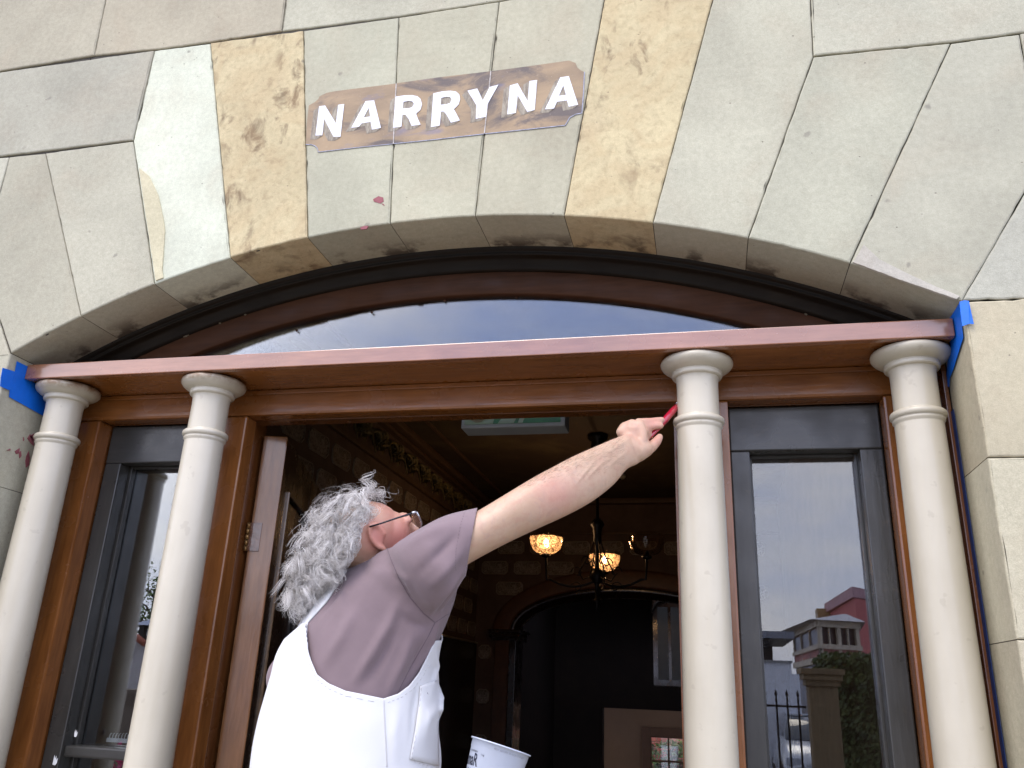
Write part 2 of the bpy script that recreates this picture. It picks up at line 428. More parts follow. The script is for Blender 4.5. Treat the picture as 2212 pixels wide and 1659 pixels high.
# ------------------------------------------------------------------ the stone facade
XC = -.731; ARC = (-.731, -1.501, 2.7746); SX = (-2.092, .628)   # axis of the door, circle of the arch, the two jambs
YF = 2.0; YR = 2.18                                     # stone face, back of the reveal
ZSP = ARC[1] + math.sqrt(ARC[2] ** 2 - (SX[1] - XC) ** 2)
def mir(x): return 2 * XC - x
def arcz(x, r=ARC[2]): return ARC[1] + math.sqrt(max(0, r * r - (x - ARC[0]) ** 2))
def xz(p): q = P(p[0], p[1], YF); return (q.x, q.z)
facade = empty('stone_facade', 'pale sandstone house front of large dressed blocks with a segmental arch round the door', 'facade', (XC, YF, -1.3))
facade['kind'] = 'structure'
G = (.42, .405, .345)      # common grey beige
joint = [(175, 682), (334, 611), (498, 553), (664, 516), (842, 485), (1026, 468), (1218, 466), (1410, 483), (1616, 515), (1836, 571)]
jx = [P(*q, YF).x for q in joint]
def low(i):   # intrados point list of voussoir i from joint i-1 to joint i, left to right
    a = SX[0] if i == 0 else jx[i - 1]; b = SX[1] if i == 10 else jx[i]
    return [(a + (b - a) * k / 7, arcz(a + (b - a) * k / 7)) for k in range(8)]
# upper outlines in picture points, listed from the right joint's foot round to the left joint's foot (both excluded)
vous = [
    ([(98, 331), (20, 339), (-25, 500), (-45, 560)], (.545, .480, .335), 0),
    ([(287, 305), (98, 331)], (0.439, 0.420, 0.339), 0),
    ([(454, 93), (333, 109), (287, 305)], (.655, .665, .575), 0.12),
    ([(655, 66), (454, 93)], (.545, .480, .335), 1.0),
    ([(861, 37), (655, 66)], (0.448, 0.432, 0.342), 0),
    ([(1078, 3), (861, 37)], (0.454, 0.432, 0.339), 0),
    ([(1312, -36), (1078, 3)], (0.451, 0.429, 0.337), .1),
    ([(1560, -76), (1312, -36)], (.545, .480, .335), 1.0),
    ([(1757, 123), (1748, -60), (1560, -76)], (0.448, 0.429, 0.344), 0),
    ([(2054, 93), (1757, 123)], (0.430, 0.418, 0.337), 0),
    ([(2212, 418), (2300, 262), (2225, 190), (2203, 73), (2054, 93)], (0.430, 0.415, 0.337), 0),
]
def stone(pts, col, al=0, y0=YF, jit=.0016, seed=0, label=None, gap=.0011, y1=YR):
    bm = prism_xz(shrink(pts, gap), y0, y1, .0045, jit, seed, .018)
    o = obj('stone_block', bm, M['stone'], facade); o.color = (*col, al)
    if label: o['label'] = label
    return o
def shrink(pts, d):
    n = len(pts); a = sum(pts[i][0] * pts[(i + 1) % n][1] - pts[(i + 1) % n][0] * pts[i][1] for i in range(n))
    if a < 0: pts = pts[::-1]
    out = []
    for i in range(n):
        p0, p1, p2 = Vector(pts[i - 1]), Vector(pts[i]), Vector(pts[(i + 1) % n])
        n1 = Vector((-(p1 - p0).y, (p1 - p0).x)).normalized(); n2 = Vector((-(p2 - p1).y, (p2 - p1).x)).normalized()
        m = n1 + n2; m = m / max(.5, m.length_squared / 2)
        out.append(tuple(p1 + m * d))
    return out
VC = [(.395, .380, .315), (.425, .412, .345), (.575, .600, .520), (.535, .460, .305), (.435, .430, .350), (.445, .432, .346), (.440, .424, .340), (.535, .462, .305), (.435, .426, .353), (.415, .412, .343), (.410, .403, .340)]
LC = [(.410, .395, .328), (.46, .45, .385), (.388, .378, .325), (.395, .370, .302), (.405, .372, .300), (.45, .44, .366), (.42, .41, .343), (.42, .412, .346), (.42, .41, .348), (.402, .400, .355)]
for i, (up, col, al) in enumerate(vous):
    col = VC[i]
    pts = low(i) + [xz(p) for p in up]
    # the side joints run from the foot; sort order: intrados left->right, then the upper outline right->left
    y0 = YF if i in (4, 5, 6) else YF + rnd.uniform(-.0022, .0022)
    lab = {2: 'whitish green tinged replacement block beside the yellow one', 3: 'yellow block with dark mould blotches left of the name', 7: 'yellow block with dark streaks right of the name'}.get(i)
    stone(pts, col, al, y0, seed=i + 3, label=lab)
left = [  # the rest of the wall, picture points
    ([(22, 768), (-45, 560), (-160, 560), (-1100, 620), (-1100, 830), (-140, 792)], (.545, .480, .335)),
    ([(20, 339), (-25, 500), (-45, 560), (-160, 560), (-1100, 620), (-1100, 398)], (0.471, 0.452, 0.364)),
    ([(287, 303), (333, 109), (0, 156), (-1100, 216), (-1100, 396), (0, 338)], (.545, .480, .335)),
    ([(-1100, 214), (0, 154), (203, 120), (234, -30), (330, -900), (-1300, 10), (-1300, -900)], (.545, .480, .335)),
    ([(203, 120), (333, 107), (454, 91), (608, 67), (624, -60), (700, -950), (330, -900), (234, -30)], (.545, .480, .335)),
    ([(608, 67), (861, 35), (1080, 1), (1130, -8), (1170, -950), (700, -950), (624, -60)], (0.460, 0.440, 0.352)),
    ([(1130, -8), (1312, -38), (1560, -78), (1748, -62), (1770, -1000), (1170, -950)], (0.442, 0.423, 0.339)),
    ([(1748, -62), (1757, 121), (2054, 91), (2203, 71), (2420, 50), (3500, -60), (3500, -900), (2000, -1000), (1744, -120)], (0.439, 0.423, 0.342)),
    ([(2203, 71), (2225, 190), (2300, 262), (2212, 418), (2420, 380), (3500, 300), (3500, -60), (2420, 50)], (0.442, 0.423, 0.344)),
    ([(2078, 648), (2212, 645), (2480, 640), (3500, 630), (3500, 300), (2420, 380), (2212, 418)], (0.428, 0.415, 0.344)),
]
for k, (pp, col) in enumerate(left):
    col = LC[k]
    stone([xz(p) for p in pp], col, 0, YF + rnd.uniform(-.002, .002), seed=50 + k)
# jamb courses, left and right
zr = [ZSP, P(2122, 988, YF).z, P(2179, 1381, YF).z, -.62, -1.3]
for k in range(4):
    z1, z0 = zr[k], zr[k + 1]
    colr = [(.46, .42, .322), (.47, .44, .348), (.485, .452, .358), (.43, .41, .333)][k]
    w = [.62, .9, .55, .8][k]
    stone([(SX[1], z0), (SX[1] + w, z0), (SX[1] + w, z1), (SX[1], z1)], colr, .1 if k == 0 else 0, YF + (.001 if k % 2 else 0), seed=80 + k, y1=2.20)
    stone([(SX[1] + w, z0), (SX[1] + 2.2, z0), (SX[1] + 2.2, z1), (SX[1] + w, z1)], (.41, .40, .335) or (.545, .480, .335), 0, YF, seed=90 + k, y1=YR)
    zl1, zl0 = (ZSP, P(30, 1048, 2.07).z, -.15, -.7, -1.3)[k], (ZSP, P(30, 1048, 2.07).z, -.15, -.7, -1.3)[k + 1]
    w = [.6, .85, .5, .8][k]
    stone([(SX[0] - w, zl0), (SX[0], zl0), (SX[0], zl1), (SX[0] - w, zl1)], [(.41, .395, .328), (.39, .38, .322), (.41, .39, .325), (.41, .40, .333)][k], 0, YF, seed=100 + k, y1=2.20)
    stone([(SX[0] - 2.2, zl0), (SX[0] - w, zl0), (SX[0] - w, zl1), (SX[0] - 2.2, zl1)], (.41, .40, .333) or (.545, .480, .335), 0, YF, seed=110 + k)
# solid wall behind the facing: recessed joints, opening left free
bm = bmesh.new()
xs = [-6, SX[0] - .0] + [SX[0] + (SX[1] - SX[0]) * i / 28 for i in range(1, 28)] + [SX[1], 5.0]
def seg(xa, xb, za, zb, y0, y1):
    v = [bm.verts.new(c) for c in ((xa, y0, za[0]), (xb, y0, za[1]), (xb, y0, zb), (xa, y0, zb), (xa, y1, za[0]), (xb, y1, za[1]), (xb, y1, zb), (xa, y1, zb))]
    for f in ((0, 1, 2, 3), (5, 4, 7, 6), (1, 0, 4, 5), (3, 2, 6, 7)): bm.faces.new([v[i] for i in f])
yb = YF + .0065
box(bm, -6, SX[0] - .003, yb, 2.45, -1.3, 4.2); box(bm, SX[1] + .003, 5, yb, 2.45, -1.3, 4.2)
for a, b in zip(xs[1:-1], xs[2:]):
    seg(a, b, (arcz(a, ARC[2] + .003), arcz(b, ARC[2] + .003)), 4.2, yb, 2.45)
obj('mortar_bed', bm, M['mortar'], facade)

# pale repair mortar strip along the chipped foot of the rightmost voussoir
def strip_poly(name, pts, y0, y1, m, parent, bev=.0006, jit=0, seed=1, sub=0):
    return obj(name, prism_xz([(P(x, y, y0).x, P(x, y, y0).z) for x, y in pts], y0, y1, bev, jit, seed, sub), m, parent)
o = strip_poly('mortar_patch', [(1842, 566), (1866, 528), (1900, 560), (1960, 590), (2030, 622), (2074, 640), (2066, 646), (1950, 606)], YF - .0035, YF + .004, M['stone'], facade, .001, .0012, 4, .008)
o.color = (.44, .42, .39, 0); o['label'] = 'pale repair mortar smeared along the arch edge'
o = strip_poly('stone_chip', [(300, 362), (322, 380), (341, 420), (352, 470), (356, 500), (353, 540), (350, 580), (352, 600), (336, 606), (320, 500), (308, 420)], YF - .0032, YF + .003, M['stone'], facade, .0008, .001, 9, .01)
o.color = (.58, .54, .40, 0); o['label'] = 'cream stained edge of the whitish block'
M['redpaint'] = m_simple('red_paint_splash', (.26, .075, .085), .7, .2, 60)
for pts in ([(806, 431), (818, 424), (828, 427), (829, 436), (822, 440), (808, 436)], [(824, 439), (829, 441), (832, 445), (827, 443)], [(778, 492), (788, 488), (796, 489), (792, 495), (780, 496)]):
    obj('paint_splash', prism_xz([(P(x, y, YF).x, P(x, y, YF).z) for x, y in pts], YF - .0012, YF + .002, 0, .0008, 3, .004), M['redpaint'], facade)
for pts in ([(59, 947), (65, 938), (71, 948), (73, 963), (66, 957)], [(41, 978), (45, 974), (46, 985), (42, 990)], [(50, 944), (52, 949), (50, 953)], [(57, 985), (62, 975), (64, 990), (62, 1005), (56, 1010), (55, 995)],
            [(32, 975), (42, 968), (41, 979), (35, 981)], [(64, 942), (74, 936), (76, 950), (70, 952)], [(14, 973), (22, 969), (22, 973)]):
    bm = bmesh.new(); vv = [bm.verts.new(Vector((SX[0] + .0012, PX(x, y, SX[0]).y, PX(x, y, SX[0]).z))) for x, y in pts]
    f = bm.faces.new(vv); r = bmesh.ops.extrude_face_region(bm, geom=[f]); bmesh.ops.translate(bm, verts=[v for v in r['geom'] if isinstance(v, bmesh.types.BMVert)], vec=(-.002, 0, 0))
    obj('paint_splash', bm, M['redpaint'], facade)

# ------------------------------------------------------------------ the painted name
sign = empty('painted_name_sign', 'old brown painted name plate reading NARRYNA in white shaded capitals across three arch stones', 'sign', (-.6, YF, 1.5))
def S(x, y): q = P(619.4 + x * .32, 88.5 + y * .32, YF); return (q.x, q.z)
def flat(name, pts, y, m, parent, th=.0009, holes=None):
    """thin raised plate; holes bridged by slits"""
    from mathutils.geometry import tessellate_polygon
    loops = [pts] + (holes or []); flatp = [p for lp in loops for p in lp]
    bm = bmesh.new(); a = [bm.verts.new((x, y, z)) for x, z in flatp]
    tri = tessellate_polygon([[Vector((x, z, 0)) for x, z in lp] for lp in loops])
    for t in tri:
        v = [a[i] for i in t]; nn = (v[1].co - v[0].co).cross(v[2].co - v[0].co)
        if nn.length < 1e-12: continue
        try: bm.faces.new(v if nn.y < 0 else v[::-1])
        except ValueError: pass
    k0 = 0
    for lp in loops:
        n = len(lp); b = [bm.verts.new((x, y + th, z)) for x, z in lp]
        for i in range(n): bm.faces.new((a[k0 + i], a[k0 + (i + 1) % n], b[(i + 1) % n], b[i]))
        k0 += n
    me = bpy.data.meshes.new(name); bm.to_mesh(me); bm.free(); return link(name, me, m, parent)
P1 = [(222, 375), (270, 352), (330, 340), (738, 289), (720, 697), (470, 722), (215, 752), (208, 725), (192, 710), (165, 701), (130, 702), (136, 560), (150, 437), (190, 415), (215, 392)]
P2_ = [(743, 287), (1000, 250), (1376, 206), (1332, 630), (1000, 668), (725, 696)]
P3 = [(1382, 205), (1650, 170), (1905, 134), (1950, 150), (1962, 180), (1985, 200), (2010, 212), (2004, 350), (1993, 490), (1950, 498), (1910, 520), (1895, 548), (1880, 572), (1600, 602), (1338, 629)]
for k, pp in enumerate((P1, P2_, P3)):
    o = flat('plaque_panel', [S(*q) for q in pp], YF - .0012, M['plaque'], sign, .002)
# pale outline along the lower edge
def line3(name, pts, w, y, m, parent):
    bm = bmesh.new(); q = [Vector((*S(*p),)) for p in pts]
    for a, b in zip(q, q[1:]):
        n_ = Vector((-(b - a).y, (b - a).x)).normalized() * w
        vv = [bm.verts.new((c.x, y, c.y)) for c in (a - n_, b - n_, b + n_, a + n_)]; f = bm.faces.new(vv)
        r = bmesh.ops.extrude_face_region(bm, geom=[f]); bmesh.ops.translate(bm, verts=[v for v in r['geom'] if isinstance(v, bmesh.types.BMVert)], vec=(0, .001, 0))
    return obj(name, bm, m, parent)
line3('outline', [(130, 702), (165, 701), (192, 710), (208, 725), (215, 752), (470, 722), (720, 697)], .0011, YF - .0024, M['plaqueline'], sign)
line3('outline', [(725, 696), (1000, 668), (1332, 630)], .0013, YF - .0024, M['plaqueline'], sign)
line3('outline', [(1338, 629), (1600, 602), (1880, 572), (1895, 548), (1910, 520), (1950, 498), (1993, 490), (2004, 350), (2010, 212)], .0013, YF - .0024, M['plaqueline'], sign)
for pp in ([(741, 290), (730, 480), (722, 697)], [(1379, 208), (1358, 420), (1335, 628)]):
    line3('mortar_streak', pp, .0016, YF - .0029, m_simple('white_streak', (.45, .41, .37), .9, .4, 80), sign)
letters = [
    ('N', [(197, 642), (222, 445), (262, 440), (335, 560), (350, 435), (390, 430), (365, 650), (318, 650), (255, 530), (243, 640)], []),
    ('A', [(438, 590), (535, 410), (592, 405), (638, 590), (578, 602), (568, 550), (508, 560), (490, 583)], [[(522, 520), (556, 455), (566, 514)]]),
    ('R', [(720, 590), (738, 380), (800, 371), (850, 370), (885, 378), (905, 395), (915, 430), (905, 468), (875, 495), (888, 530), (905, 568), (845, 577), (825, 530), (803, 502), (783, 502), (776, 582)], [[(785, 460), (790, 415), (825, 408), (850, 412), (860, 428), (850, 450), (830, 457)]]),
    ('R', [(975, 585), (992, 358), (1050, 345), (1105, 340), (1145, 346), (1166, 365), (1172, 395), (1162, 432), (1130, 465), (1150, 500), (1170, 540), (1110, 555), (1080, 500), (1062, 480), (1043, 481), (1035, 575)], [[(1040, 435), (1045, 388), (1080, 380), (1105, 383), (1115, 398), (1105, 422), (1080, 431)]]),
    ('Y', [(1222, 340), (1288, 325), (1325, 405), (1372, 315), (1430, 300), (1357, 430), (1348, 515), (1278, 530), (1283, 440)], []),
    ('N', [(1490, 500), (1508, 305), (1560, 290), (1628, 410), (1640, 275), (1692, 268), (1675, 470), (1625, 482), (1560, 370), (1548, 490)], []),
    ('A', [(1745, 465), (1848, 250), (1905, 242), (1968, 435), (1905, 448), (1893, 405), (1825, 415), (1805, 460)], [[(1838, 375), (1868, 305), (1886, 368)]]),
]
for ch, pts, holes in letters:
    flat('letter', [S(*q) for q in pts], YF - .0032, M['letter'], sign, .001, [[S(*q) for q in h] for h in holes])
    # painted block shade: the outline swept down and to the left, sinking slightly as it goes
    bm = bmesh.new(); dx, dy = -38, 26
    if ch == 'N' and pts[0][0] > 1000: dx, dy = -42, 22
    a = [bm.verts.new((S(*q)[0], YF - .0028, S(*q)[1])) for q in pts]
    b = [bm.verts.new((S(q[0] + dx, q[1] + dy)[0], YF - .0016, S(q[0] + dx, q[1] + dy)[1])) for q in pts]
    n = len(a)
    for i in range(n): bm.faces.new((a[i], a[(i + 1) % n], b[(i + 1) % n], b[i]))
    from mathutils.geometry import tessellate_polygon
    for t_ in tessellate_polygon([[Vector((v.co.x, v.co.z, 0)) for v in b]]): bm.faces.new([b[i] for i in t_])
    obj('letter_shade', bm, M['shade'], sign, recalc=False)

# ------------------------------------------------------------------ fanlight
fan = empty('fanlight', 'shallow arched fanlight above the transom, its pane reflecting the cloudy sky', 'fanlight', (XC, 2.2, .86))
def arcband(name, prof, m, parent, r0=ARC[2], n=96, zmin=.89, smooth=True):
    """profile (inset below the stone arc, depth y) swept along the arc"""
    bm = bmesh.new(); cols = []
    half = math.acos((.88 - ARC[1]) / (ARC[2])) + .004
    for i in range(n + 1):
        a = -half + 2 * half * i / n
        cols.append([bm.verts.new((ARC[0] + (r0 - d) * math.sin(a), y, max(zmin, ARC[1] + (r0 - d) * math.cos(a)))) for d, y in prof])
    for p, q in zip(cols, cols[1:]):
        for j in range(len(prof) - 1):
            try:
                f = bm.faces.new((p[j], q[j], q[j + 1], p[j + 1])); f.smooth = smooth
            except ValueError: pass
    return obj(name, bm, m, parent)
def inset_of(p): return ARC[2] - math.hypot(p.x - ARC[0], p.z - ARC[1])
d_black = inset_of(P(1160, 587, 2.24))
d_glass = inset_of(P(1115, 641, 2.262))
arcband('outer_moulding', [(-.01, 2.182), (.003, 2.182), (.005, 2.196), (.010, 2.200), (.0125, 2.1985), (.0155, 2.1995), (.018, 2.204), (.020, 2.212), (.026, 2.222), (d_black * .85, 2.230), (d_black, 2.237), (d_black, 2.26)], M['black'], fan)
arcband('arched_rail', [(d_black - .001, 2.242), (d_black + .003, 2.2415), (d_glass - .004, 2.2415), (d_glass, 2.245), (d_glass, 2.28)], M['archwood'], fan)
bm = bmesh.new(); half = .5; up = []; n = 60
R_ = ARC[2] - d_glass + .006
xh = math.sqrt(R_ ** 2 - (.89 - ARC[1]) ** 2)
pts = [(XC + xh * (2 * i / n - 1), ARC[1] + math.sqrt(max(0, R_ ** 2 - (xh * (2 * i / n - 1)) ** 2))) for i in range(n + 1)]
obj('pane', prism_xz(pts, 2.264, 2.268, 0, closed_back=True), M['glass'], fan)
# putty flecks and glazing points on the rim of the pane
for px_, py_ in ((1115, 643), (960, 651), (803, 676), (1280, 644), (1440, 664), (1614, 695), (640, 715)):
    c = P(px_, py_ - 1, 2.258)
    bm = bmesh.new(); v = [bm.verts.new(c + Vector(q)) for q in ((-.006, 0, .004), (.006, 0, .004), (.001, 0, -.006))]; bm.faces.new(v)
    r = bmesh.ops.extrude_face_region(bm, geom=bm.faces[:]); bmesh.ops.translate(bm, verts=[v for v in r['geom'] if isinstance(v, bmesh.types.BMVert)], vec=(0, .002, 0))
    obj('glazing_point', bm, M['archwood'], fan)
bm = bmesh.new(); rk = random.Random(3); rA = ARC[2] - d_black - .001
for px_, w in ((402, .020), (470, .007), (522, .008), (1745, .008)):
    x_ = P(px_, 730, 2.24).x; n_ = 7; row = []
    for i in range(n_ + 1):
        xx = x_ + w * (i / n_ - .5); zz = ARC[1] + math.sqrt(rA ** 2 - (xx - ARC[0]) ** 2); hh = .0022 * math.sin(math.pi * i / n_) * rk.uniform(.5, 1.3) + .0002
        row.append((bm.verts.new((xx, 2.2405, zz - hh)), bm.verts.new((xx, 2.2360, zz + hh * .6))))
    for a_, b_ in zip(row, row[1:]): bm.faces.new((a_[0], b_[0], b_[1], a_[1]))
obj('putty_crumbs', bm, m_simple('putty', (.20, .18, .12), .9, .2), fan)['kind'] = 'stuff'

# ------------------------------------------------------------------ door surround
sur = empty('door_surround', 'varnished brown wooden surround with transom, mullions and wet glossy rebates', 'door frame', (XC, 2.2, -1.3))
ZL0, ZL1 = .858, .906
x0, x1 = SX[0] + .004, SX[1] - .006
bxo('transom_fascia', (x0, x1, 2.07, 2.094, ZL0, ZL1), M['fascia'], sur, .0025)
bxo('transom_soffit', (x0, x1, 2.0965, 2.29, ZL0 + .004, ZL1 - .001), M['wood_x'], sur, .002)
ZH = .779
bxo('head_rail', (SX[0] + .002, SX[1] - .002, 2.27, 2.33, ZH, ZL0 + .002), M['wood_x'], sur, .009)
bxo('bed_mould', (SX[0] + .004, SX[1] - .006, 2.262, 2.2685, ZL0 - .012, ZL0 + .002), M['wood_x'], sur, .002)
SLI, SLO = .078, .482            # right sidelight opening; left one mirrored
posts = [(SX[0] + .002, mir(SLO)), (mir(SLI), mir(-.058)), (-.058, SLI), (SLO, SX[1] - .002)]
for a, b in posts:
    bxo('mullion', (a, b, 2.2705, 2.333, -1.3, ZH - .001), M['wood_z'], sur, .006)
    bxo('mullion_back', (a + .004, (b - .004) if abs(b + 1.404) > .01 else -1.434, 2.335, 2.45, -1.3, ZH + .05), M['rebate_z'], sur, .002)
bxo('head_seal', (SX[0], SX[1], 2.387, 2.45, .86, 1.0), M['rebate_x'], sur, .002)
bxo('head_back', (SX[0], SX[1], 2.335, 2.385, ZH + .001, 1.0), M['rebate_x'], sur, .002)
# door rebate
bxo('door_stop', (-.0565 - .018, -.0565, 2.36, 2.40, -1.3, ZH - .003), M['rebate_z'], sur, .002)

def sidelight(sgn, label, rail=False):
    f = (lambda x: x) if sgn > 0 else mir
    w = empty('sidelight_window', label, 'window', ((f(.28)), 2.35, -1.3), 'sidelights flanking the door')
    def bb(name, xa, xb, y0, y1, z0, z1, m, bev=.003):
        a, b = sorted((f(xa), f(xb))); return bxo(name, (a, b, y0, y1, z0, z1), m, w, bev)
    gi, go, gz = .132, .421, .648
    bb('sash_rail', SLI + .002, SLO - .002, 2.333, 2.38, gz, ZH - .004, M['grey_x'], .004)
    bb('sash_stile', SLI + .002, gi, 2.3335, 2.38, -1.3, gz, M['grey_z'], .004)
    bb('sash_stile', go, SLO - .002, 2.3335, 2.38, -1.3, gz, M['grey_z'], .004)
    g2 = .008
    bb('glazing_bead', gi - .001, gi + g2, 2.385, 2.405, -1.3, gz, M['grey_z'], .002)
    bb('glazing_bead', go - g2, go + .001, 2.385, 2.405, -1.3, gz, M['grey_z'], .002)
    bb('glazing_bead', gi + g2, go - g2, 2.385, 2.405, gz - .006, gz + .003, M['grey_x'], .002)
    bb('sash_backing', SLI - .02, gi, 2.381, 2.43, -1.3, ZH, M['grey_z'], .002); bb('sash_backing', go, SLO + .02, 2.381, 2.43, -1.3, ZH, M['grey_z'], .002)
    if sgn < 0: zr_ = -.215
    else: zr_ = -.235
    bb('glazing_bar', gi, go, 2.345, 2.40, zr_ - .032, zr_, M['grey_x'], .006)
    bb('pane', gi - .002, go + .002, 2.404, 2.408, zr_ - .01, gz + .003, M['glass'], 0)
    bb('pane', gi - .002, go + .002, 2.404, 2.408, -1.0, zr_ - .02, M['glass'], 0)
    # torn masking scraps and dried paint flecks at the corners of the glass
    return w
sidelight(1, 'tall narrow grey framed side window between the two right hand columns, reflecting buildings', True)
wl = sidelight(-1, 'tall narrow grey framed side window between the two left hand columns, reflecting a dark pier', True)
M['scrap'] = m_simple('white_scrap', (.7, .7, .68), .6, .1)
for k, (cx_, cy_, s_) in enumerate(((163, 1584, .6), (118, 1642, .8))):
    bm = bmesh.new(); r = random.Random(k)
    q = [(-5, 12), (-3, -2), (0, -14), (2, -3), (5, -12), (5, 0), (9, -6), (6, 8), (2, 14)]
    vv = [bm.verts.new(P(cx_ + a * s_, cy_ + b * s_, 2.329 if k else 2.344) + Vector((0, r.uniform(-.002, 0), 0))) for a, b in q]
    fc = bm.faces.new(vv); bmesh.ops.triangulate(bm, faces=[fc])
    r_ = bmesh.ops.extrude_face_region(bm, geom=bm.faces[:]); bmesh.ops.translate(bm, verts=[v for v in r_['geom'] if isinstance(v, bmesh.types.BMVert)], vec=(0, .001, 0))
    obj('paint_flake', bm, M['scrap'], wl)

# ------------------------------------------------------------------ columns
def column_prof():
    p = [(.001, .8575), (.089, .8575), (.0955, .854), (.0972, .849), (.0965, .843), (.092, .836), (.083, .829), (.074, .8245), (.0675, .8225), (.0655, .8215),
         (.0668, .820), (.0668, .811), (.0650, .808), (.0580, .806), (.0558, .800), (.0548, .780), (.0552, .697), (.0556, .6935),
         (.063, .6925), (.0665, .689), (.0675, .684), (.0665, .679), (.0635, .6755), (.0605, .6745), (.0615, .671), (.0615, .667), (.0585, .6635), (.0575, .660)]
    for i in range(1, 15):
        t = i / 14; p.append((.0575 + .0062 * math.sin(min(1, t * 1.15) * math.pi / 2), .660 - t * 1.80))
    p += [(.067, -1.145), (.074, -1.15), (.074, -1.17), (.069, -1.18), (.080, -1.20), (.080, -1.225), (.088, -1.23), (.088, -1.299), (.001, -1.299)]
    return p
cols = [(-2.003, 1, 'leftmost cream column, brown bare wood showing on its worn capital, beside the blue taped jamb'),
        (-1.474, .9, 'second cream column from the left, with a bare brown patch on its capital, left of the open door'),
        (-.003, 0, 'smooth cream column right of the open door, where the painter points the brush'),
        (.538, 0, 'rightmost glossy cream column beside the right stone jamb and blue tape')]
for X_, al, lab in cols:
    t = empty('column', lab, 'column', (X_, 2.17, -1.3), 'slender painted columns under the transom')
    pr = column_prof(); cuts = [(0, 11, 'capital'), (10, 16, 'neck'), (15, 28, 'astragal'), (27, len(pr), 'shaft')]
    k1 = next(i for i, p in enumerate(pr) if p[1] <= .8065 and p[0] < .0585); k2 = next(i for i, p in enumerate(pr) if p[1] <= .6975); k3 = next(i for i, p in enumerate(pr) if p[1] <= .6601)
    k4 = next(i for i, p in enumerate(pr) if p[1] <= -1.1401)
    for a, b, nm in ((0, k1, 'capital'), (k1, k2, 'neck'), (k2, k3, 'astragal'), (k3, k4, 'shaft'), (k4, len(pr) - 1, 'base')):
        bm = bmesh.new(); lathe(bm, pr[a:b + 1], (X_, 2.17, 0), 56)
        o = obj(nm, bm, M['column'], t, True); o.color = (1, 1, 1, al)
        if nm == 'capital' and al: o['label'] = 'worn capital with bare brown wood on its rim'

# ------------------------------------------------------------------ masking tape
def tape(name, label, pieces):
    t = empty(name, label, 'tape', pieces[0][0])
    for k, pts in enumerate(pieces):
        bm = bmesh.new(); f = bm.faces.new([bm.verts.new(p) for p in pts]); bmesh.ops.triangulate(bm, faces=[f])
        o = obj('tape_strip', bm, M['tape'], t); md = o.modifiers.new('s', 'SOLIDIFY'); md.thickness = .0008; md.offset = 0
    return t
def LJ(x, y, d=.0025):
    q = PX(139 * 0 + x * .28, 619.4 + y * .28, SX[0] + d); return q
tape('masking_tape', 'blue masking tape stuck in overlapping strips on the left stone jamb under the transom end', [
    [LJ(130, 575), LJ(115, 655), LJ(75, 800), LJ(70, 850), LJ(340, 1000), LJ(365, 870), LJ(300, 770), LJ(225, 710), LJ(235, 625)],
    [LJ(20, 625, .004), LJ(118, 655, .004), LJ(104, 690, .004), LJ(76, 800, .004), LJ(0, 768, .004), LJ(6, 700, .004)]])
def RJ(x, y, d=.003): return PX(1946.6 + x * .21337, 619.4 + y * .21337, SX[1] - d)
def RF(x, y, d=.0035): return P(1946.6 + x * .21337, 619.4 + y * .21337, YF - d)
tape('masking_tape', 'blue masking tape lining the right stone jamb, its torn top end folded over the face', [
    [RJ(590, 165), RJ(490, 325), RJ(500, 490), RJ(478, 620), RJ(462, 900), RJ(470, 1010), RJ(485, 1015), RJ(490, 930), RJ(530, 830), RJ(605, 590), RJ(628, 520), RJ(615, 400)],
    [RF(590, 152), RF(640, 138, .006), RF(687, 143, .009), RF(700, 220, .012), RF(715, 300, .012), RF(736, 378, .014), RF(690, 374, .008), RF(618, 400, .004)]])
# the long run of tape down the inner edge of the right reveal
t = empty('masking_tape', 'long narrow blue tape strip, painted darker for shade, down the inner edge of the right stone reveal', 'tape', (SX[1], 2.13, -1.2))
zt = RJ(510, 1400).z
bm = bmesh.new(); box(bm, SX[1] - .0042, SX[1] - .0032, 2.178, 2.225, -1.25, zt + .03); obj('tape_strip', bm, m_simple('shaded_tape', (.006, .03, .15), .6, .1, 25, .3, 60), t)  # same blue tape, the recess shade put into its colour
for a_, b_ in ((SX[0] + .001, SX[0] + .012), (SX[1] - .012, SX[1] - .001)): bxo('side_lining', (a_, b_, 2.202, 2.2685, -1.3, ZL0), M['rebate_z'], sur, .002)

# ------------------------------------------------------------------ the open door
hx, hy = -1.420, 2.415
ang = math.radians(107)           # swing from closed
ddir = Vector((-.2954, .9554, 0)).normalized(); dn = Vector((ddir.y, -ddir.x, 0))   # leaf direction and its hall-side normal (faces right)
door = empty('open_door', 'dark panelled front door swung inward with its glossy varnished hinge edge facing out', 'door', (hx, hy, -1.3))
DM = Matrix(((dn.x, ddir.x, 0, hx), (dn.y, ddir.y, 0, hy), (0, 0, 1, 0), (0, 0, 0, 1)))   # local x = thickness, y = along the leaf
DW, DT, DZ = 1.26, .078, ZH - .022
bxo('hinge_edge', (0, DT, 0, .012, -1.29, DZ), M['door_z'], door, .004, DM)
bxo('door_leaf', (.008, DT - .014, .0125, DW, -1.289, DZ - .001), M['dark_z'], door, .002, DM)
for a, b in ((.0125, .13), (DW - .13, DW), (DW / 2 - .055, DW / 2 + .055)):
    bxo('stile', (DT - .0135, DT - .002, a, b, -1.289, DZ - .002), M['dark_z'], door, .002, DM)
for a, b in ((-1.289, -1.06), (-.42, -.28), (.60, DZ - .0025)):
    for c, d in ((.1305, DW / 2 - .0555), (DW / 2 + .0555, DW - .1305)):
        bxo('rail', (DT - .0132, DT - .0025, c, d, a, b), M['dark_y'], door, .002, DM)
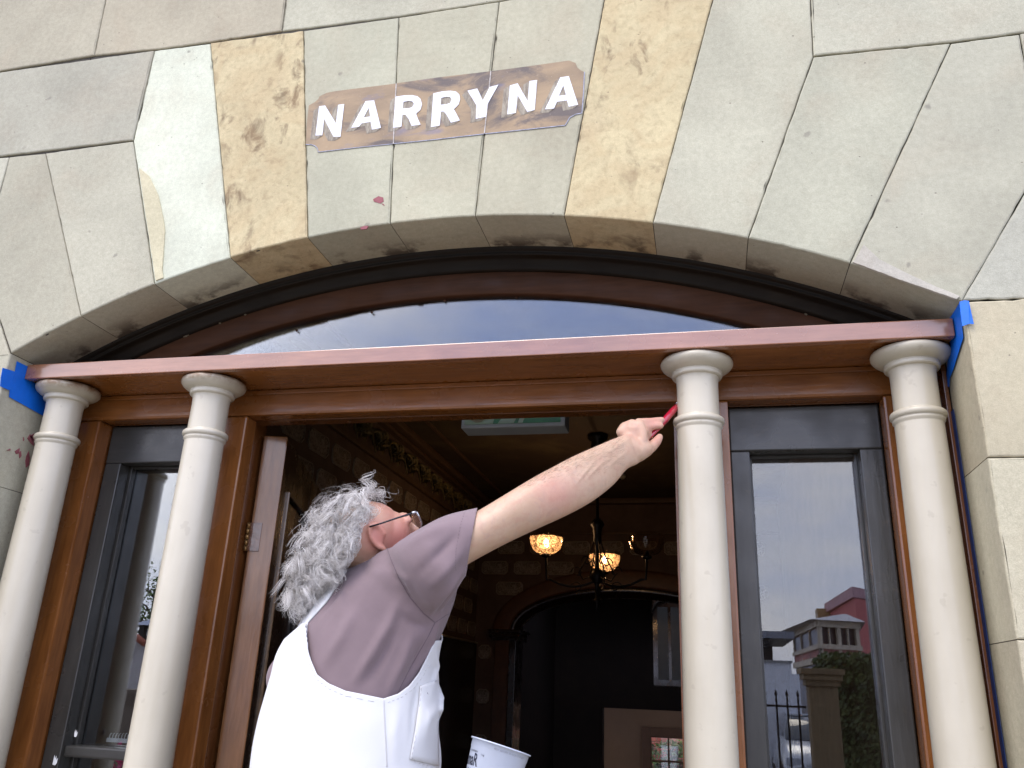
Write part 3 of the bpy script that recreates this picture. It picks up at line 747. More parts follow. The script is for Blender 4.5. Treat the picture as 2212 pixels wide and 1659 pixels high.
def m_highlight_edge(): return m_simple('highlight_moulding', (.22, .13, .06), .25, .3, 30, Coat__Weight=.6)  # paler brown that paints a highlight onto the door mouldings
M['mould'] = m_highlight_edge()
for z0, z1 in ((-1.06, -.42), (-.28, .60)):
    for c, d in ((.1305, DW / 2 - .0555), (DW / 2 + .0555, DW - .1305)):
        for k, (a0, a1, b0, b1) in enumerate(((c, c + .014, z0, z1), (d - .014, d, z0, z1), (c + .0145, d - .0145, z0, z0 + .014), (c + .0145, d - .0145, z1 - .014, z1))):
            bxo('panel_moulding', (DT - .012, DT + .006, a0, a1, b0, b1), M['mould'] if k < 1 else M['dark_z'], door, .004, DM)  # first upright of each panel carries the painted highlight
        bxo('panel', (DT - .0135, DT - .006, c + .05, d - .05, z0 + .05, z1 - .05), M['dark_z'], door, .003, DM)
# butt hinge let into the edge
h = empty('hinge', None, None); h.parent = door; h.matrix_parent_inverse = Matrix.Translation(-Vector(door.location))
del_ = [k for k in h.keys()]
zh0, zh1 = P(552, 1190, 2.41).z, P(552, 1128, 2.41).z
def hpart(name, dims, m):
    bm = bmesh.new(); box(bm, *dims, bev=.0012, M=DM); o = obj(name, bm, m); o.parent = h; return o
M['hingep'] = m_simple('painted_hinge', (.13, .055, .025), .2, .3, 60, .9, 50, Coat__Weight=1.0)
hpart('hinge_leaf', (-.001, .036, -.0035, 0, zh0, zh1), M['hingep'])
bm = bmesh.new()
for k in range(5):
    a = zh0 + (zh1 - zh0) * k / 5; b = zh0 + (zh1 - zh0) * (k + 1) / 5 - .002
    lathe(bm, [(.001, a), (.006, a), (.006, b), (.001, b)], DM @ Vector((-.006, -.004, 0)), 12)
o = obj('hinge_knuckle', bm, M['brass']); o.parent = h

# ------------------------------------------------------------------ the hall
HX0, HX1, HY1, HZ, FZ = -2.12, .658, 7.82, 1.717, -1.3
def struct(name, dims, m, bev=0):
    o = bxo(name, dims, m, None, bev); o['kind'] = 'structure'; return o
struct('hall_floor', (HX0 - .3, HX1 + .3, 2.452, 16, FZ - .1, FZ), M['dark_y'])
struct('hall_ceiling', (HX0, HX1, 2.453, HY1, HZ, HZ + .1), M['ceiling'])
wlft = struct('hall_wall_left', (HX0 - .15, HX0, 2.452, HY1 + .2, FZ, HZ + .1), M['wallpaper'])
struct('hall_wall_right', (HX1, HX1 + .15, 2.452, HY1 + .2, FZ, HZ + .1), M['wallpaper'])
struct('hall_wall_front', (HX0 - .15, HX1 + .15, 2.4515, 2.50, 1.29, HZ + .1), M['wallpaper'])
# end wall with its archway
AXC, AH, ASP, ARISE = -.731, 1.06, .50, .40
wend = bmesh.new()
def az(x, ex=0): 
    h_ = AH + ex; r_ = ARISE + ex
    return ASP + r_ * math.sqrt(max(0, 1 - ((x - AXC) / h_) ** 2))
def archwall(bm, h_, y0, y1, ztop, ex=0):
    n_ = 30; a, b = AXC - AH - ex, AXC + AH + ex
    box(bm, HX0, a, y0, y1, FZ, ztop); box(bm, b, HX1, y0, y1, FZ, ztop)
    for i in range(n_):
        xa = a + (b - a) * i / n_; xb = a + (b - a) * (i + 1) / n_
        v = [bm.verts.new(c) for c in ((xa, y0, az(xa, ex)), (xb, y0, az(xb, ex)), (xb, y0, ztop), (xa, y0, ztop), (xa, y1, az(xa, ex)), (xb, y1, az(xb, ex)), (xb, y1, ztop), (xa, y1, ztop))]
        for f in ((0, 1, 2, 3), (5, 4, 7, 6), (1, 0, 4, 5)): bm.faces.new([v[q] for q in f])
archwall(wend, 0, HY1, HY1 + .3, HZ)
wend = obj('hall_wall_end', wend, M['wallpaper']); wend['kind'] = 'structure'
def archband(name, prof, m, parent, smooth=True):
    bm = bmesh.new(); cols_ = []
    ks = [math.pi * i / 40 for i in range(41)]
    for a in ks:
        cols_.append([bm.verts.new((AXC - (AH - d) * math.cos(a), y, ASP + (ARISE - d) * math.sin(a))) for d, y in prof])
    for p, q in zip(cols_, cols_[1:]):
        for j in range(len(prof) - 1):
            f = bm.faces.new((p[j], q[j], q[j + 1], p[j + 1])); f.smooth = smooth
    return obj(name, bm, m, parent)
ha = empty('hall_archway', 'brown wooden arch with moulded capitals at the far end of the dark hall', 'archway', (AXC, HY1, FZ))
archband('archivolt', [(-.16, HY1), (-.16, HY1 - .02), (-.14, HY1 - .025), (-.02, HY1 - .03), (0, HY1 - .025), (0, HY1 - .0)], m_simple('brown_graining', (.11, .045, .018), .5, .25, 14), ha)
archband('intrados_moulding', [(0, HY1 + .002), (.03, HY1 - .01), (.05, HY1 + .01), (.055, HY1 + .06), (.08, HY1 + .07), (.085, HY1 + .15), (.06, HY1 + .31), (-.01, HY1 + .32)], M['dark_y'], ha)
for s in (-1, 1):
    x_ = AXC + s * AH
    a, b = sorted((x_ + s * .13, x_ - s * 0)); bxo('pilaster', (a, b, HY1 - .022, HY1 - .001, FZ, ASP - .09), m_simple('brown_graining_p', (.105, .043, .017), .5, .25, 14), ha, .003)
    a, b = sorted((x_ + s * .001, x_ - s * .06)); bxo('jamb', (a, b, HY1 + .002, HY1 + .32, FZ, ASP - .09), M['dark_z'], ha, .004)
    for k, (e, z0, z1) in enumerate(((.03, -.09, -.07), (.045, -.068, -.03), (.06, -.028, 0))):
        a, b = sorted((x_ + s * (.13 + e), x_ - s * (.06 + e))); bxo('capital', (a, b, HY1 - .03 - e, HY1 + .34, ASP + z0, ASP + z1), M['dark_x'], ha, .004)
# passage beyond, back room with window
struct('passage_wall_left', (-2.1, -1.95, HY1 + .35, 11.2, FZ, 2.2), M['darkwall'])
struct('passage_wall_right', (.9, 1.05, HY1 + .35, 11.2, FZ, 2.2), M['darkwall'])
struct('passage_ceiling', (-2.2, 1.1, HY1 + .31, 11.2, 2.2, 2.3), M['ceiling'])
zd = P(1297, 1529, 11).z; xd = P(1297, 1529, 11).x
bm = bmesh.new(); box(bm, -2.2, xd, 11.2, 11.4, FZ, 2.3); box(bm, xd, 1.1, 11.2, 11.4, zd, 2.3); box(bm, .25, 1.1, 11.2, 11.4, FZ, zd)
o = obj('passage_wall_end', bm, M['darkwall']); o['kind'] = 'structure'
M['tan'] = m_simple('tan_plaster', (.28, .17, .10), .8, .1, 3)
wx0, wz1 = P(1405, 1589, 13.5).x, P(1405, 1589, 13.5).z
bm = bmesh.new(); box(bm, -2.6, wx0, 13.5, 13.7, FZ, 1.4); box(bm, wx0, 1.6, 13.5, 13.7, wz1, 1.4); box(bm, wx0 + .8, 1.6, 13.5, 13.7, FZ, wz1); box(bm, wx0, wx0 + .8, 13.5, 13.7, FZ, -1.25)
o = obj('back_room_wall', bm, M['tan']); o['kind'] = 'structure'
struct('back_room_side_wall', (-2.75, -2.6, 11.4, 13.7, FZ, 1.4), M['tan']); struct('back_room_side_wall', (1.6, 1.75, 11.4, 13.7, FZ, 1.4), M['tan'])
struct('back_room_ceiling', (-2.75, 1.75, 11.4, 13.7, 1.4, 1.5), M['tan'])
bw = empty('back_window', 'small paned window of the far room showing red bricks and leaves outside', 'window', (wx0 + .4, 13.5, -1.2))
bxo('frame', (wx0 - .12, wx0, 13.46, 13.5, FZ, wz1 + .12), m_simple('window_brown', (.16, .08, .04), .4), bw)
bxo('frame', (wx0 + .001, wx0 + .92, 13.46, 13.5, wz1, wz1 + .12), bpy.data.materials['window_brown'], bw)
for x_ in (wx0 + .0, wx0 + .26, wx0 + .53, wx0 + .80): bxo('glazing_bar', (x_ - .012, x_ + .012, 13.52, 13.55, -1.25, wz1), bpy.data.materials['window_brown'], bw)
for z_ in (wz1 - .012, wz1 - .34, wz1 - .68): bxo('glazing_bar', (wx0 + .012, wx0 + .79, 13.525, 13.548, z_ - .012, z_ + .012), bpy.data.materials['window_brown'], bw)
bxo('pane', (wx0, wx0 + .8, 13.56, 13.564, -1.25, wz1), M['glass'], bw, 0)
# garden beyond: brick wall pieces and a shrub
bk = empty('brick_wall', 'red brick garden wall outside the far window', 'wall', (wx0, 15.5, -1.3))
brick_m = [m_simple('brick_%s' % n_, c, .85, .15, 20) for n_, c in (('red', (.42, .12, .09)), ('pale', (.50, .22, .17)), ('dark', (.34, .09, .07)))]
bxo('mortar_bed', (wx0 - 1.2, wx0 + 1.8, 15.512, 15.7, -1.3, 1.6), m_simple('brick_mortar', (.45, .38, .32), .9), bk, 0)
bmb = bmesh.new(); box(bmb, -.113, .113, 0, .05, -.037, .037, .004, 1); bmesh.ops.recalc_face_normals(bmb, faces=bmb.faces)
bme = []
for m_ in brick_m:
    me = bpy.data.meshes.new('brick'); bmb.to_mesh(me); me.materials.append(m_); bme.append(me)
bmb.free()
for r_ in range(16):
    for c_ in range(9):
        o = bpy.data.objects.new('brick', rnd.choice(bme)); C.objects.link(o); o.parent = bk
        o.location = (-.5 + c_ * .237 + (.118 if r_ % 2 else 0), 0, .05 + r_ * .085 + .1)
def leaves(bm, c, rad, n, size, r, squash=1.0):
    for _ in range(n):
        while True:
            v = Vector((r.uniform(-1, 1), r.uniform(-1, 1), r.uniform(-1, 1)))
            if .3 < v.length < 1: break
        p = Vector(c) + Vector((v.x * rad[0], v.y * rad[1], v.z * rad[2]))
        a = Vector((r.gauss(0, 1), r.gauss(0, 1), r.gauss(0, 1))).normalized(); b = a.orthogonal().normalized(); b = (Matrix.Rotation(r.uniform(0, 6.3), 3, a) @ b)
        s = size * r.uniform(.6, 1.3); q = a.cross(b)
        vv = [bm.verts.new(p + w) for w in (-b * s, q * s * .45, b * s, -q * s * .45)]; bm.faces.new(vv)
def m_leaf(name, c0, c1):
    g = N(name); f = g.noise(3.5, 3)
    return g.set(Base__Color=g.ramp(f, .35, .65, c0, c1), Roughness=.5, **{'Subsurface__Weight': .0})
M['leaf'] = m_leaf('green_leaves', (.035, .08, .015), (.12, .20, .04)); M['bark'] = m_simple('bark', (.08, .06, .04), .9)
gs = empty('garden_shrub', 'bright green shrub against the red bricks outside the far window', 'shrub', (wx0 + .3, 15.1, -1.3))
bm = bmesh.new(); leaves(bm, (wx0 + .35, 15.15, -.98), (.75, .22, .28), 700, .05, rnd); obj('foliage', bm, M['leaf'], gs, recalc=False)
bm = bmesh.new(); tube(bm, [(wx0 + .3, 15.1, -1.3), (wx0 + .32, 15.12, -.8)], .02); obj('stem', bm, M['bark'], gs)

# moulded wallpaper blocks: end wall and left wall share two meshes
def block_mesh(w, h_, name):
    bm = bmesh.new(); c = .026
    def ring(s, y): 
        W, H_ = w / 2 - s, h_ / 2 - s; k = c
        return [bm.verts.new((x, y, z)) for x, z in ((-W + k, -H_), (W - k, -H_), (W - k * .35, -H_ + k * .65), (W, -H_ + k), (W, H_ - k), (W - k * .35, H_ - k * .65), (W - k, H_), (-W + k, H_), (-W + k * .35, H_ - k * .65), (-W, H_ - k), (-W, -H_ + k), (-W + k * .35, -H_ + k * .65))]
    r0, r1, r2, r3 = ring(0, 0), ring(.002, -.008), ring(.008, -.009), ring(.012, -.004)
    for a, b, mi in ((r0, r1, 1), (r1, r2, 1), (r2, r3, 0)):
        for i in range(12):
            f = bm.faces.new((a[i], a[(i + 1) % 12], b[(i + 1) % 12], b[i])); f.material_index = mi
    bm.faces.new(r3); bmesh.ops.recalc_face_normals(bm, faces=bm.faces)
    me = bpy.data.meshes.new(name); bm.to_mesh(me); bm.free(); me.materials.append(M['block']); me.materials.append(M['blockrim']); return me
BM_, BMs = block_mesh(.262, .125, 'wall_block'), block_mesh(.12, .125, 'wall_block_half')
rows = [1.26 - .192 * k for k in range(13)]
RZ = Matrix.Rotation(math.pi / 2, 4, 'Z')
cnt = 0
for ri, z in enumerate(rows):
    for ci in range(17):
        y = HY1 - .16 - ci * .315 - (.157 if ri % 2 else 0)
        if y < 3.0 or (ri > 9): continue
        o = bpy.data.objects.new('wall_block', BM_); C.objects.link(o); o.parent = wlft
        o.matrix_world = Matrix.Translation((HX0 + .0005, y, z)) @ Matrix.Rotation(math.pi / 2, 4, 'Z'); cnt += 1
    for ci in range(9):
        x = HX0 + .16 + ci * .315 + (0 if ri % 2 else .15)
        inside = abs(x - AXC) < AH + .16 + .12 and (z < az(min(max(x, AXC - AH), AXC + AH), .16) + .08)
        half = False
        if inside:
            if z > ASP + .1: continue
            if x < AXC - AH - .1: half = True
            else: continue
        if half:
            x = HX0 + (.10 if ri % 2 else .075)
        elif x > HX1 - .14: continue
        o = bpy.data.objects.new('wall_block', BMs if half else BM_); C.objects.link(o); o.parent = wend
        o.matrix_world = Matrix.Translation((x, HY1 - .0005, z))
# frieze and cornice along the left wall and the end wall
fz = empty('cornice_frieze', 'dark cornice with a run of gilded scroll ornaments along the left hall wall', 'cornice', (HX0, 5, 1.5))
bxo('picture_rail', (HX0 + .001, HX0 + .03, 2.55, HY1 - .001, 1.385, 1.41), M['cornice'], fz, .004)
bxo('picture_rail', (HX0 + .031, HX1 - .001, HY1 - .03, HY1 - .001, 1.385, 1.41), M['cornice'], fz, .004)
bxo('cornice_rail', (HX0 + .001, HX0 + .055, 2.55, HY1 - .001, 1.63, 1.655), M['cornice'], fz, .006)
bxo('cornice_rail', (HX0 + .001, HX0 + .10, 2.55, HY1 - .001, 1.665, 1.716), M['cornice'], fz, .012)
bxo('cornice_rail', (HX0 + .101, HX1 - .001, HY1 - .10, HY1 - .001, 1.665, 1.716), M['cornice'], fz, .012)
bxo('ceiling_bead', (HX0 + .26, HX0 + .285, 2.55, HY1 - .12, 1.70, 1.7165), M['cornice'], fz, .004)
bm = bmesh.new()
for k in range(3):
    tube(bm, [Vector((.012 + .012 * math.sin(a * 2), -.10 + k * .06 + math.cos(a) * .05, .02 * k - .02 + math.sin(a) * (.075 - .012 * k))) for a in [i / 14 * 5.0 for i in range(15)]], [.016 - .0009 * i for i in range(15)], 6)
leaves(bm, (.02, 0, 0), (.014, .12, .08), 40, .035, rnd)
me = bpy.data.meshes.new('scroll_ornament'); bm.to_mesh(me); bm.free(); me.materials.append(M['gold'])
for k in range(16):
    o = bpy.data.objects.new('scroll_ornament', me); C.objects.link(o); o.parent = fz
    o.location = (.01, 2.9 + k * .31 - 5, 1.52 - 1.5); o.rotation_euler = (rnd.uniform(-.1, .1), 0, 0)

# framed panel on the left wall near the arch
q0, q1 = PX(1034, 1393, HX0), PX(960, 1365, HX0)
fp = empty('framed_panel', 'dark framed panel with a thin pale edge on the left hall wall by the arch', 'panel', (HX0, q0.y, -.5))
ya, yb_ = q1.y, q0.y; zt_ = q0.z
bxo('panel_board', (HX0 + .012, HX0 + .02, ya - .8, yb_, FZ + .1, zt_), m_simple('panel_black', (.012, .011, .010), .25), fp, 0)
M['edge'] = m_simple('panel_edge', (.30, .26, .20), .3, .1)
bxo('frame', (HX0 + .011, HX0 + .03, yb_ + .001, yb_ + .018, FZ + .1, zt_ + .018), M['edge'], fp); bxo('frame', (HX0 + .011, HX0 + .03, ya - .8, yb_, zt_ + .001, zt_ + .016), M['edge'], fp)

# ------------------------------------------------------------------ chandelier
CHX, CHY = -.715, 5.685
ch = empty('chandelier', 'black iron chandelier with three glass bowls, two lit, hanging in the dark hall', 'chandelier', (CHX, CHY, HZ))
bm = bmesh.new(); lathe(bm, [(.001, HZ - .001), (.075, HZ - .002), (.07, HZ - .03), (.045, HZ - .05), (.05, HZ - .09), (.03, HZ - .12), (.012, HZ - .13)], (CHX, CHY, 0), 24); obj('ceiling_rose', bm, M['iron'], ch)
bm = bmesh.new(); lathe(bm, [(.011, HZ - .12), (.011, 1.12), (.03, 1.11), (.045, 1.09), (.05, 1.07), (.035, 1.05), (.028, 1.0), (.03, .96), (.014, .93), (.014, .78), (.03, .77), (.045, .74), (.04, .70), (.02, .68), (.013, .66), (.013, .58), (.028, .57), (.028, .555), (.012, .545), (.018, .53), (.001, .50)], (CHX, CHY, 0), 20); obj('stem', bm, M['iron'], ch)
bowls = [(P(1180, 1170, CHY), 1), (P(1397, 1172, CHY - .08), 0), (P(1305, 1208, CHY + .42), 1)]
em = N('lamp_flame'); em.t.nodes.remove(em.b); e_ = em.n('ShaderNodeEmission', Strength=55.0); e_.inputs[0].default_value = (1, .66, .34, 1); em.l(e_.outputs[0], em.out.inputs[0]); M['flame'] = em.m
for c, lit in bowls:
    hub = Vector((CHX, CHY, .72)); b = c.copy(); base = b + Vector((0, 0, -.085))
    d = (base - hub); d.z = 0; dl = d.length; u = d.normalized()
    pts = []
    for i in range(17):
        t = i / 16
        z = .72 - .09 * math.sin(math.pi * min(1, t * 1.25)) if t < .8 else None
        if t < .75: pts.append(hub + u * dl * t / .75 * .97 + Vector((0, 0, -.02 - .05 * math.sin(math.pi * t / .75) + .02 * t)))
        else:
            s = (t - .75) / .25; pts.append(Vector((hub.x + u.x * dl * (.97 + .03 * s), hub.y + u.y * dl * (.97 + .03 * s), (hub.z - .02) * (1 - s) + base.z * s)))
    bm = bmesh.new(); tube(bm, pts, .0085, 8)
    # scrolls
    for sg in (-1, 1):
        ctr = hub + u * dl * .38 + Vector((0, 0, sg * .05 - .02))
        tube(bm, [ctr + (u * math.cos(a * sg) + Vector((0, 0, 1)) * math.sin(a)) * (.045 - a * .006) for a in [i * .4 for i in range(16)]], .004, 6)
    lathe(bm, [(.001, -.03), (.03, -.02), (.034, -.005), (.012, .0), (.012, .03), (.001, .035)], base, 16)
    obj('arm', bm, M['iron'], ch)
    bm = bmesh.new(); prof = [(.035, 0), (.075, .012), (.102, .04), (.115, .075), (.120, .11), (.119, .135)]
    lathe(bm, prof, base, 32); lathe(bm, [(r_ - .003, z_) for r_, z_ in prof[::-1]], base, 32)
    o = obj('glass_bowl', bm, M['lampglass'], ch, True, recalc=False)
    if lit:
        bm = bmesh.new(); ellipsoid(bm, base + Vector((0, 0, .075)), .016, .016, .03); obj('flame_bulb', bm, M['flame'], ch)
        gl_ = N('etched_band_%d' % int(b.x * -100)); g = gl_
        tr_ = g.n('ShaderNodeBsdfTranslucent'); tr_.inputs[0].default_value = (.50, .38, .28, 1)
        tp = g.n('ShaderNodeBsdfTransparent'); m1 = g.n('ShaderNodeMixShader'); g.l(g.ramp(g.noise(45, 2, .5, 1.0), .42, .55), m1.inputs[0]); g.l(tp.outputs[0], m1.inputs[1]); g.l(tr_.outputs[0], m1.inputs[2])
        m1b = g.n('ShaderNodeMixShader'); m1b.inputs[0].default_value = .22; g.l(m1.outputs[0], m1b.inputs[1]); g.l(tr_.outputs[0], m1b.inputs[2])
        g.t.nodes.remove(g.b); g.l(m1b.outputs[0], g.out.inputs[0])
        bm = bmesh.new(); lathe(bm, [(r_ - .0045, z_) for r_, z_ in prof[0:5]] + [(.1155, .112)], base, 32); obj('etched_lining', bm, g.m, ch, True, recalc=False)
        ld = bpy.data.lights.new('lamp_light', 'POINT'); ld.energy = .9; ld.color = (1, .58, .28); ld.shadow_soft_size = .03
        lo = bpy.data.objects.new('lamp_light', ld); C.objects.link(lo); lo.location = base + Vector((0, 0, .16)); 
bm = bmesh.new()
for a in range(4):
    th = a * math.pi / 2 + .5; u = Vector((math.cos(th), math.sin(th), 0))
    tube(bm, [Vector((CHX, CHY, 0)) + u * r_ + Vector((0, 0, z_)) for r_, z_ in ((.02, 1.03), (.03, .95), (.06, .86), (.10, .80), (.13, .74), (.10, .70), (.05, .72))], .005, 6)
    ctr = Vector((CHX, CHY, .82)) + u * .075
    tube(bm, [ctr + (u * math.cos(t_) + Vector((0, 0, 1)) * math.sin(t_)) * (.04 - t_ * .005) for t_ in [i * .4 for i in range(16)]], .0045, 6)
obj('scrollwork', bm, M['iron'], ch)

# smoke detector, exit sign, dark cabinet
sd = P(1338, 1030, 1); k = (HZ - .02) / sd.z; sdp = sd * k
t = empty('smoke_detector', 'small round white smoke detector on the hall ceiling beyond the raised arm', 'smoke detector', (sdp.x, sdp.y, HZ))
bm = bmesh.new(); lathe(bm, [(.001, -.001), (.055, -.002), (.055, -.02), (.04, -.035), (.001, -.036)], (sdp.x, sdp.y, HZ), 24); obj('cover', bm, m_simple('old_white', (.30, .28, .25), .5), t, True)
bm = bmesh.new(); lathe(bm, [(.001, -.037), (.015, -.038), (.014, -.046), (.001, -.047)], (sdp.x, sdp.y, HZ), 16); obj('sensor', bm, M['iron'], t, True)
ex = empty('exit_sign', 'white boxed green exit sign with running figure and arrow hanging above the doorway', 'exit sign', (-.67, 2.84, .9))
e0 = P(996.5, 925.7, 2.8); e1 = P(1218, 918.3, 2.8)
bxo('housing', (e0.x - .002, e1.x + .004, 2.80, 2.90, e0.z, e0.z + .2), M['signbox'], ex, .006)
M['exgreen'] = m_simple('exit_green', (.015, .17, .03), .3, .35, 18)
M['exwhite'] = m_simple('exit_white', (.32, .42, .26), .3, .15, 12)
M['excream'] = m_simple('exit_cream', (.34, .29, .18), .3, .15, 25)
bxo('green_panel', (e0.x + .012, e1.x - .012, 2.7975, 2.7995, e0.z + .014, e0.z + .186), M['exgreen'], ex, 0)
EW = e1.x - e0.x
def ep(u_, v_): return (e0.x + .012 + u_ * (EW - .024), e0.z + .014 + v_ * .172)
flat('pictogram', [ep(.0, 0), ep(.30, 0), ep(.33, .25), ep(.33, .9), ep(.0, .9)], 2.7962, M['exwhite'], ex)
bm = bmesh.new(); c_ = ep(.14, .24); lathe(bm, [(.001, 0), (.034, 0), (.036, .001), (.036, .002)], (c_[0], 2.795, c_[1]), 24, Vector((0, -1, 0))); obj('pictogram', bm, M['excream'], ex)
bm = bmesh.new(); tube(bm, [Vector((c_[0] + .022 * math.cos(a), 2.793, c_[1] + .022 * math.sin(a))) for a in [i * .35 for i in range(13)]], .002, 5); obj('pictogram', bm, m_simple('exit_brown', (.12, .08, .05)), ex)
flat('arrow', [ep(.35, .0), ep(.52, 0), ep(.56, .2), ep(.52, .42), ep(.38, .42), ep(.42, .2)], 2.7962, M['exwhite'], ex)
flat('arrow', [ep(.56, .0), ep(.61, 0), ep(.66, .28), ep(.62, .5), ep(.56, .5), ep(.61, .28)], 2.7962, M['exwhite'], ex)
cb0, cb1 = P(1408, 1285, 9.2), P(1475, 1470, 9.2)
cb = empty('hall_cabinet', 'dark glazed wall cabinet with arched top deep in the passage right of the arch', 'cabinet', (cb0.x + .3, 9.4, FZ))
bxo('carcass', (cb0.x, cb0.x + .7, 9.25, 9.6, cb1.z - .06, cb0.z), M['dark_z'], cb)
bxo('bracket', (cb0.x + .3, cb0.x + .9 + (.9 - cb0.x - .9), 9.35, 9.5, cb1.z - .12, cb1.z - .062), M['dark_z'], cb)
bxo('pane', (cb0.x + .05, cb0.x + .16, 9.24, 9.246, cb1.z, cb0.z - .12), m_simple('cabinet_glass', (.03, .032, .036), .35), cb, 0)
bxo('pane', (cb0.x + .19, cb0.x + .34, 9.24, 9.246, cb1.z, cb0.z - .12), bpy.data.materials['cabinet_glass'], cb, 0)
bm = bmesh.new(); tube(bm, [Vector((cb0.x + .2 + .2 * math.cos(a), 9.22, cb0.z - .18 + .16 * math.sin(a))) for a in [math.pi * i / 12 for i in range(13)]], .014, 8); obj('arched_head', bm, M['iron'], cb)

# ------------------------------------------------------------------ the painter
YB = 1.9
man = empty('person', 'grey curly haired painter in white bib overalls and mauve t-shirt reaching up to the frame', 'person', (-.75, YB, -1.3))
def ringpts(x0_, y0_, x1_, y1_, Yc, b, n=36, ex=2.2, grow=0):
    mid = P((x0_ + x1_) / 2, (y0_ + y1_) / 2, Yc); zc = mid.dot(cam_f)
    L_, R2 = U(x0_, y0_, zc), U(x1_, y1_, zc); c = (L_ + R2) / 2; e1 = (R2 - L_) / 2; e1 = e1 * (1 + grow / max(e1.length, 1e-6))
    up = Vector((0, 0, 1)); e2 = e1.normalized().cross(up); 
    fw = cam_f.copy(); e2 = (fw - e1.normalized() * fw.dot(e1.normalized())).normalized() * (b + grow)
    out = []
    for i in range(n):
        a = 2 * math.pi * i / n; ca, sa = math.cos(a), math.sin(a)
        k = (abs(ca) ** ex + abs(sa) ** ex) ** (-1 / ex)
        out.append(c + e1 * ca * k + e2 * sa * k)
    return out
def loft(bm, rings, n=36, ex=2.2, grow=0):
    rr = [ringpts(*r, n=n, ex=ex, grow=grow) for r in rings]
    vv = [[bm.verts.new(p) for p in r] for r in rr]
    for a, b in zip(vv, vv[1:]):
        for i in range(n): bm.faces.new((a[i], a[(i + 1) % n], b[(i + 1) % n], b[i]))
    bm.faces.new(vv[0][::-1]); bm.faces.new(vv[-1])
def interp(rings, k):
    out = []
    A = np.array(rings, float); n = len(A)
    for i in range(n - 1):
        p0, p1, p2, p3 = A[max(i - 1, 0)], A[i], A[i + 1], A[min(i + 2, n - 1)]
        for j in range(k):
            t = j / k
            out.append(tuple(.5 * ((2 * p1) + (-p0 + p2) * t + (2 * p0 - 5 * p1 + 4 * p2 - p3) * t * t + (-p0 + 3 * p1 - 3 * p2 + p3) * t ** 3)))
    out.append(tuple(A[-1])); return out
torso = interp([(560, 1760, 930, 1760, 1.90, .20), (566, 1659, 932, 1659, 1.90, .20), (576, 1594, 930, 1594, 1.90, .20), (592, 1519, 928, 1525, 1.90, .195),
         (612, 1450, 932, 1455, 1.90, .19), (634, 1392, 944, 1398, 1.90, .185), (656, 1338, 966, 1345, 1.90, .18), (690, 1282, 985, 1290, 1.90, .175),
         (732, 1236, 990, 1236, 1.89, .16), (770, 1214, 975, 1205, 1.88, .13), (806, 1198, 935, 1186, 1.87, .09), (832, 1184, 905, 1172, 1.86, .06)], 3)
sleeve = interp([(828, 1200, 930, 1335, 1.86, .07), (858, 1172, 955, 1318, 1.79, .078), (908, 1140, 985, 1278, 1.77, .082), (962, 1114, 1004, 1248, 1.785, .077), (1010, 1102, 1014, 1236, 1.80, .073), (1040, 1095, 1018, 1228, 1.81, .071)], 3)
def capsule(bm, pts, rs, n=14):
    for i in range(len(pts) - 1):
        a, b, ra, rb = Vector(pts[i]), Vector(pts[i + 1]), rs[i], rs[i + 1]
        k = 5; tube(bm, [a.lerp(b, j / k) for j in range(k + 1)], [ra + (rb - ra) * j / k for j in range(k + 1)], n)
    for p, r_ in zip(pts, rs): ellipsoid(bm, p, r_, r_, r_)
# ---- skin body: one continuous surface
HC = P(797, 1158, 1.86)
fdir = (cam_r * .84 - cam_d * .28 + cam_f * .50).normalized()          # where the face points
udir = (-cam_d * .93 - cam_r * .30); udir = (udir - fdir * udir.dot(fdir)).normalized()
sdir_ = fdir.cross(udir).normalized()                                       # person's right side (towards the camera)
if sdir_.dot(cam_f) > 0: sdir_ = -sdir_
HM = Matrix((fdir, udir, sdir_)).transposed()
def hp(a, b, c): return HC + fdir * a + udir * b + sdir_ * c
bm = bmesh.new()
ellipsoid(bm, hp(-.012, .006, 0), .095, .080, .073, HM, 24)
ellipsoid(bm, hp(.044, -.010, 0), .056, .056, .060, HM, 24)
ellipsoid(bm, hp(.045, -.045, 0), .052, .065, .054, HM, 24)          # face and cheeks
ellipsoid(bm, hp(.060, -.085, 0), .032, .026, .036, HM)                # chin
ellipsoid(bm, hp(.096, .016, 0), .008, .008, .042, HM)                # brow
capsule(bm, [hp(.098, .002, 0), hp(.114, -.030, 0)], [.007, .012])      # nose
for s in (-1, 1): ellipsoid(bm, hp(.094, .004, .03 * s), .010, .009, .014, HM)
ellipsoid(bm, hp(.098, -.048, 0), .012, .009, .024, HM)
capsule(bm, [hp(-.02, -.03, 0), P(812, 1215, 1.88), P(830, 1280, 1.9)], [.058, .06, .08])
loft(bm, [(x0_ + 14, y0_ + 3, x1_ - 14, y1_ + 3, Y_, b_ - .014) for x0_, y0_, x1_, y1_, Y_, b_ in torso if y0_ > 1200], 28)
armr = interp([(925, 1150, 945, 1270, 1.79, .058), (985, 1126, 990, 1235, 1.795, .060), (1037, 1101, 1014, 1216, 1.80, .060), (1100, 1063, 1088, 1176, 1.815, .058), (1155, 1030, 1160, 1142, 1.835, .056),
              (1196, 1008, 1226, 1112, 1.86, .053), (1242, 984, 1280, 1082, 1.90, .052), (1290, 963, 1326, 1046, 1.955, .044), (1325, 948, 1353, 1014, 2.0, .037), (1346, 940, 1374, 1004, 2.03, .033), (1360, 935, 1384, 996, 2.05, .028)], 3)
loft(bm, armr, 28, 2.1)
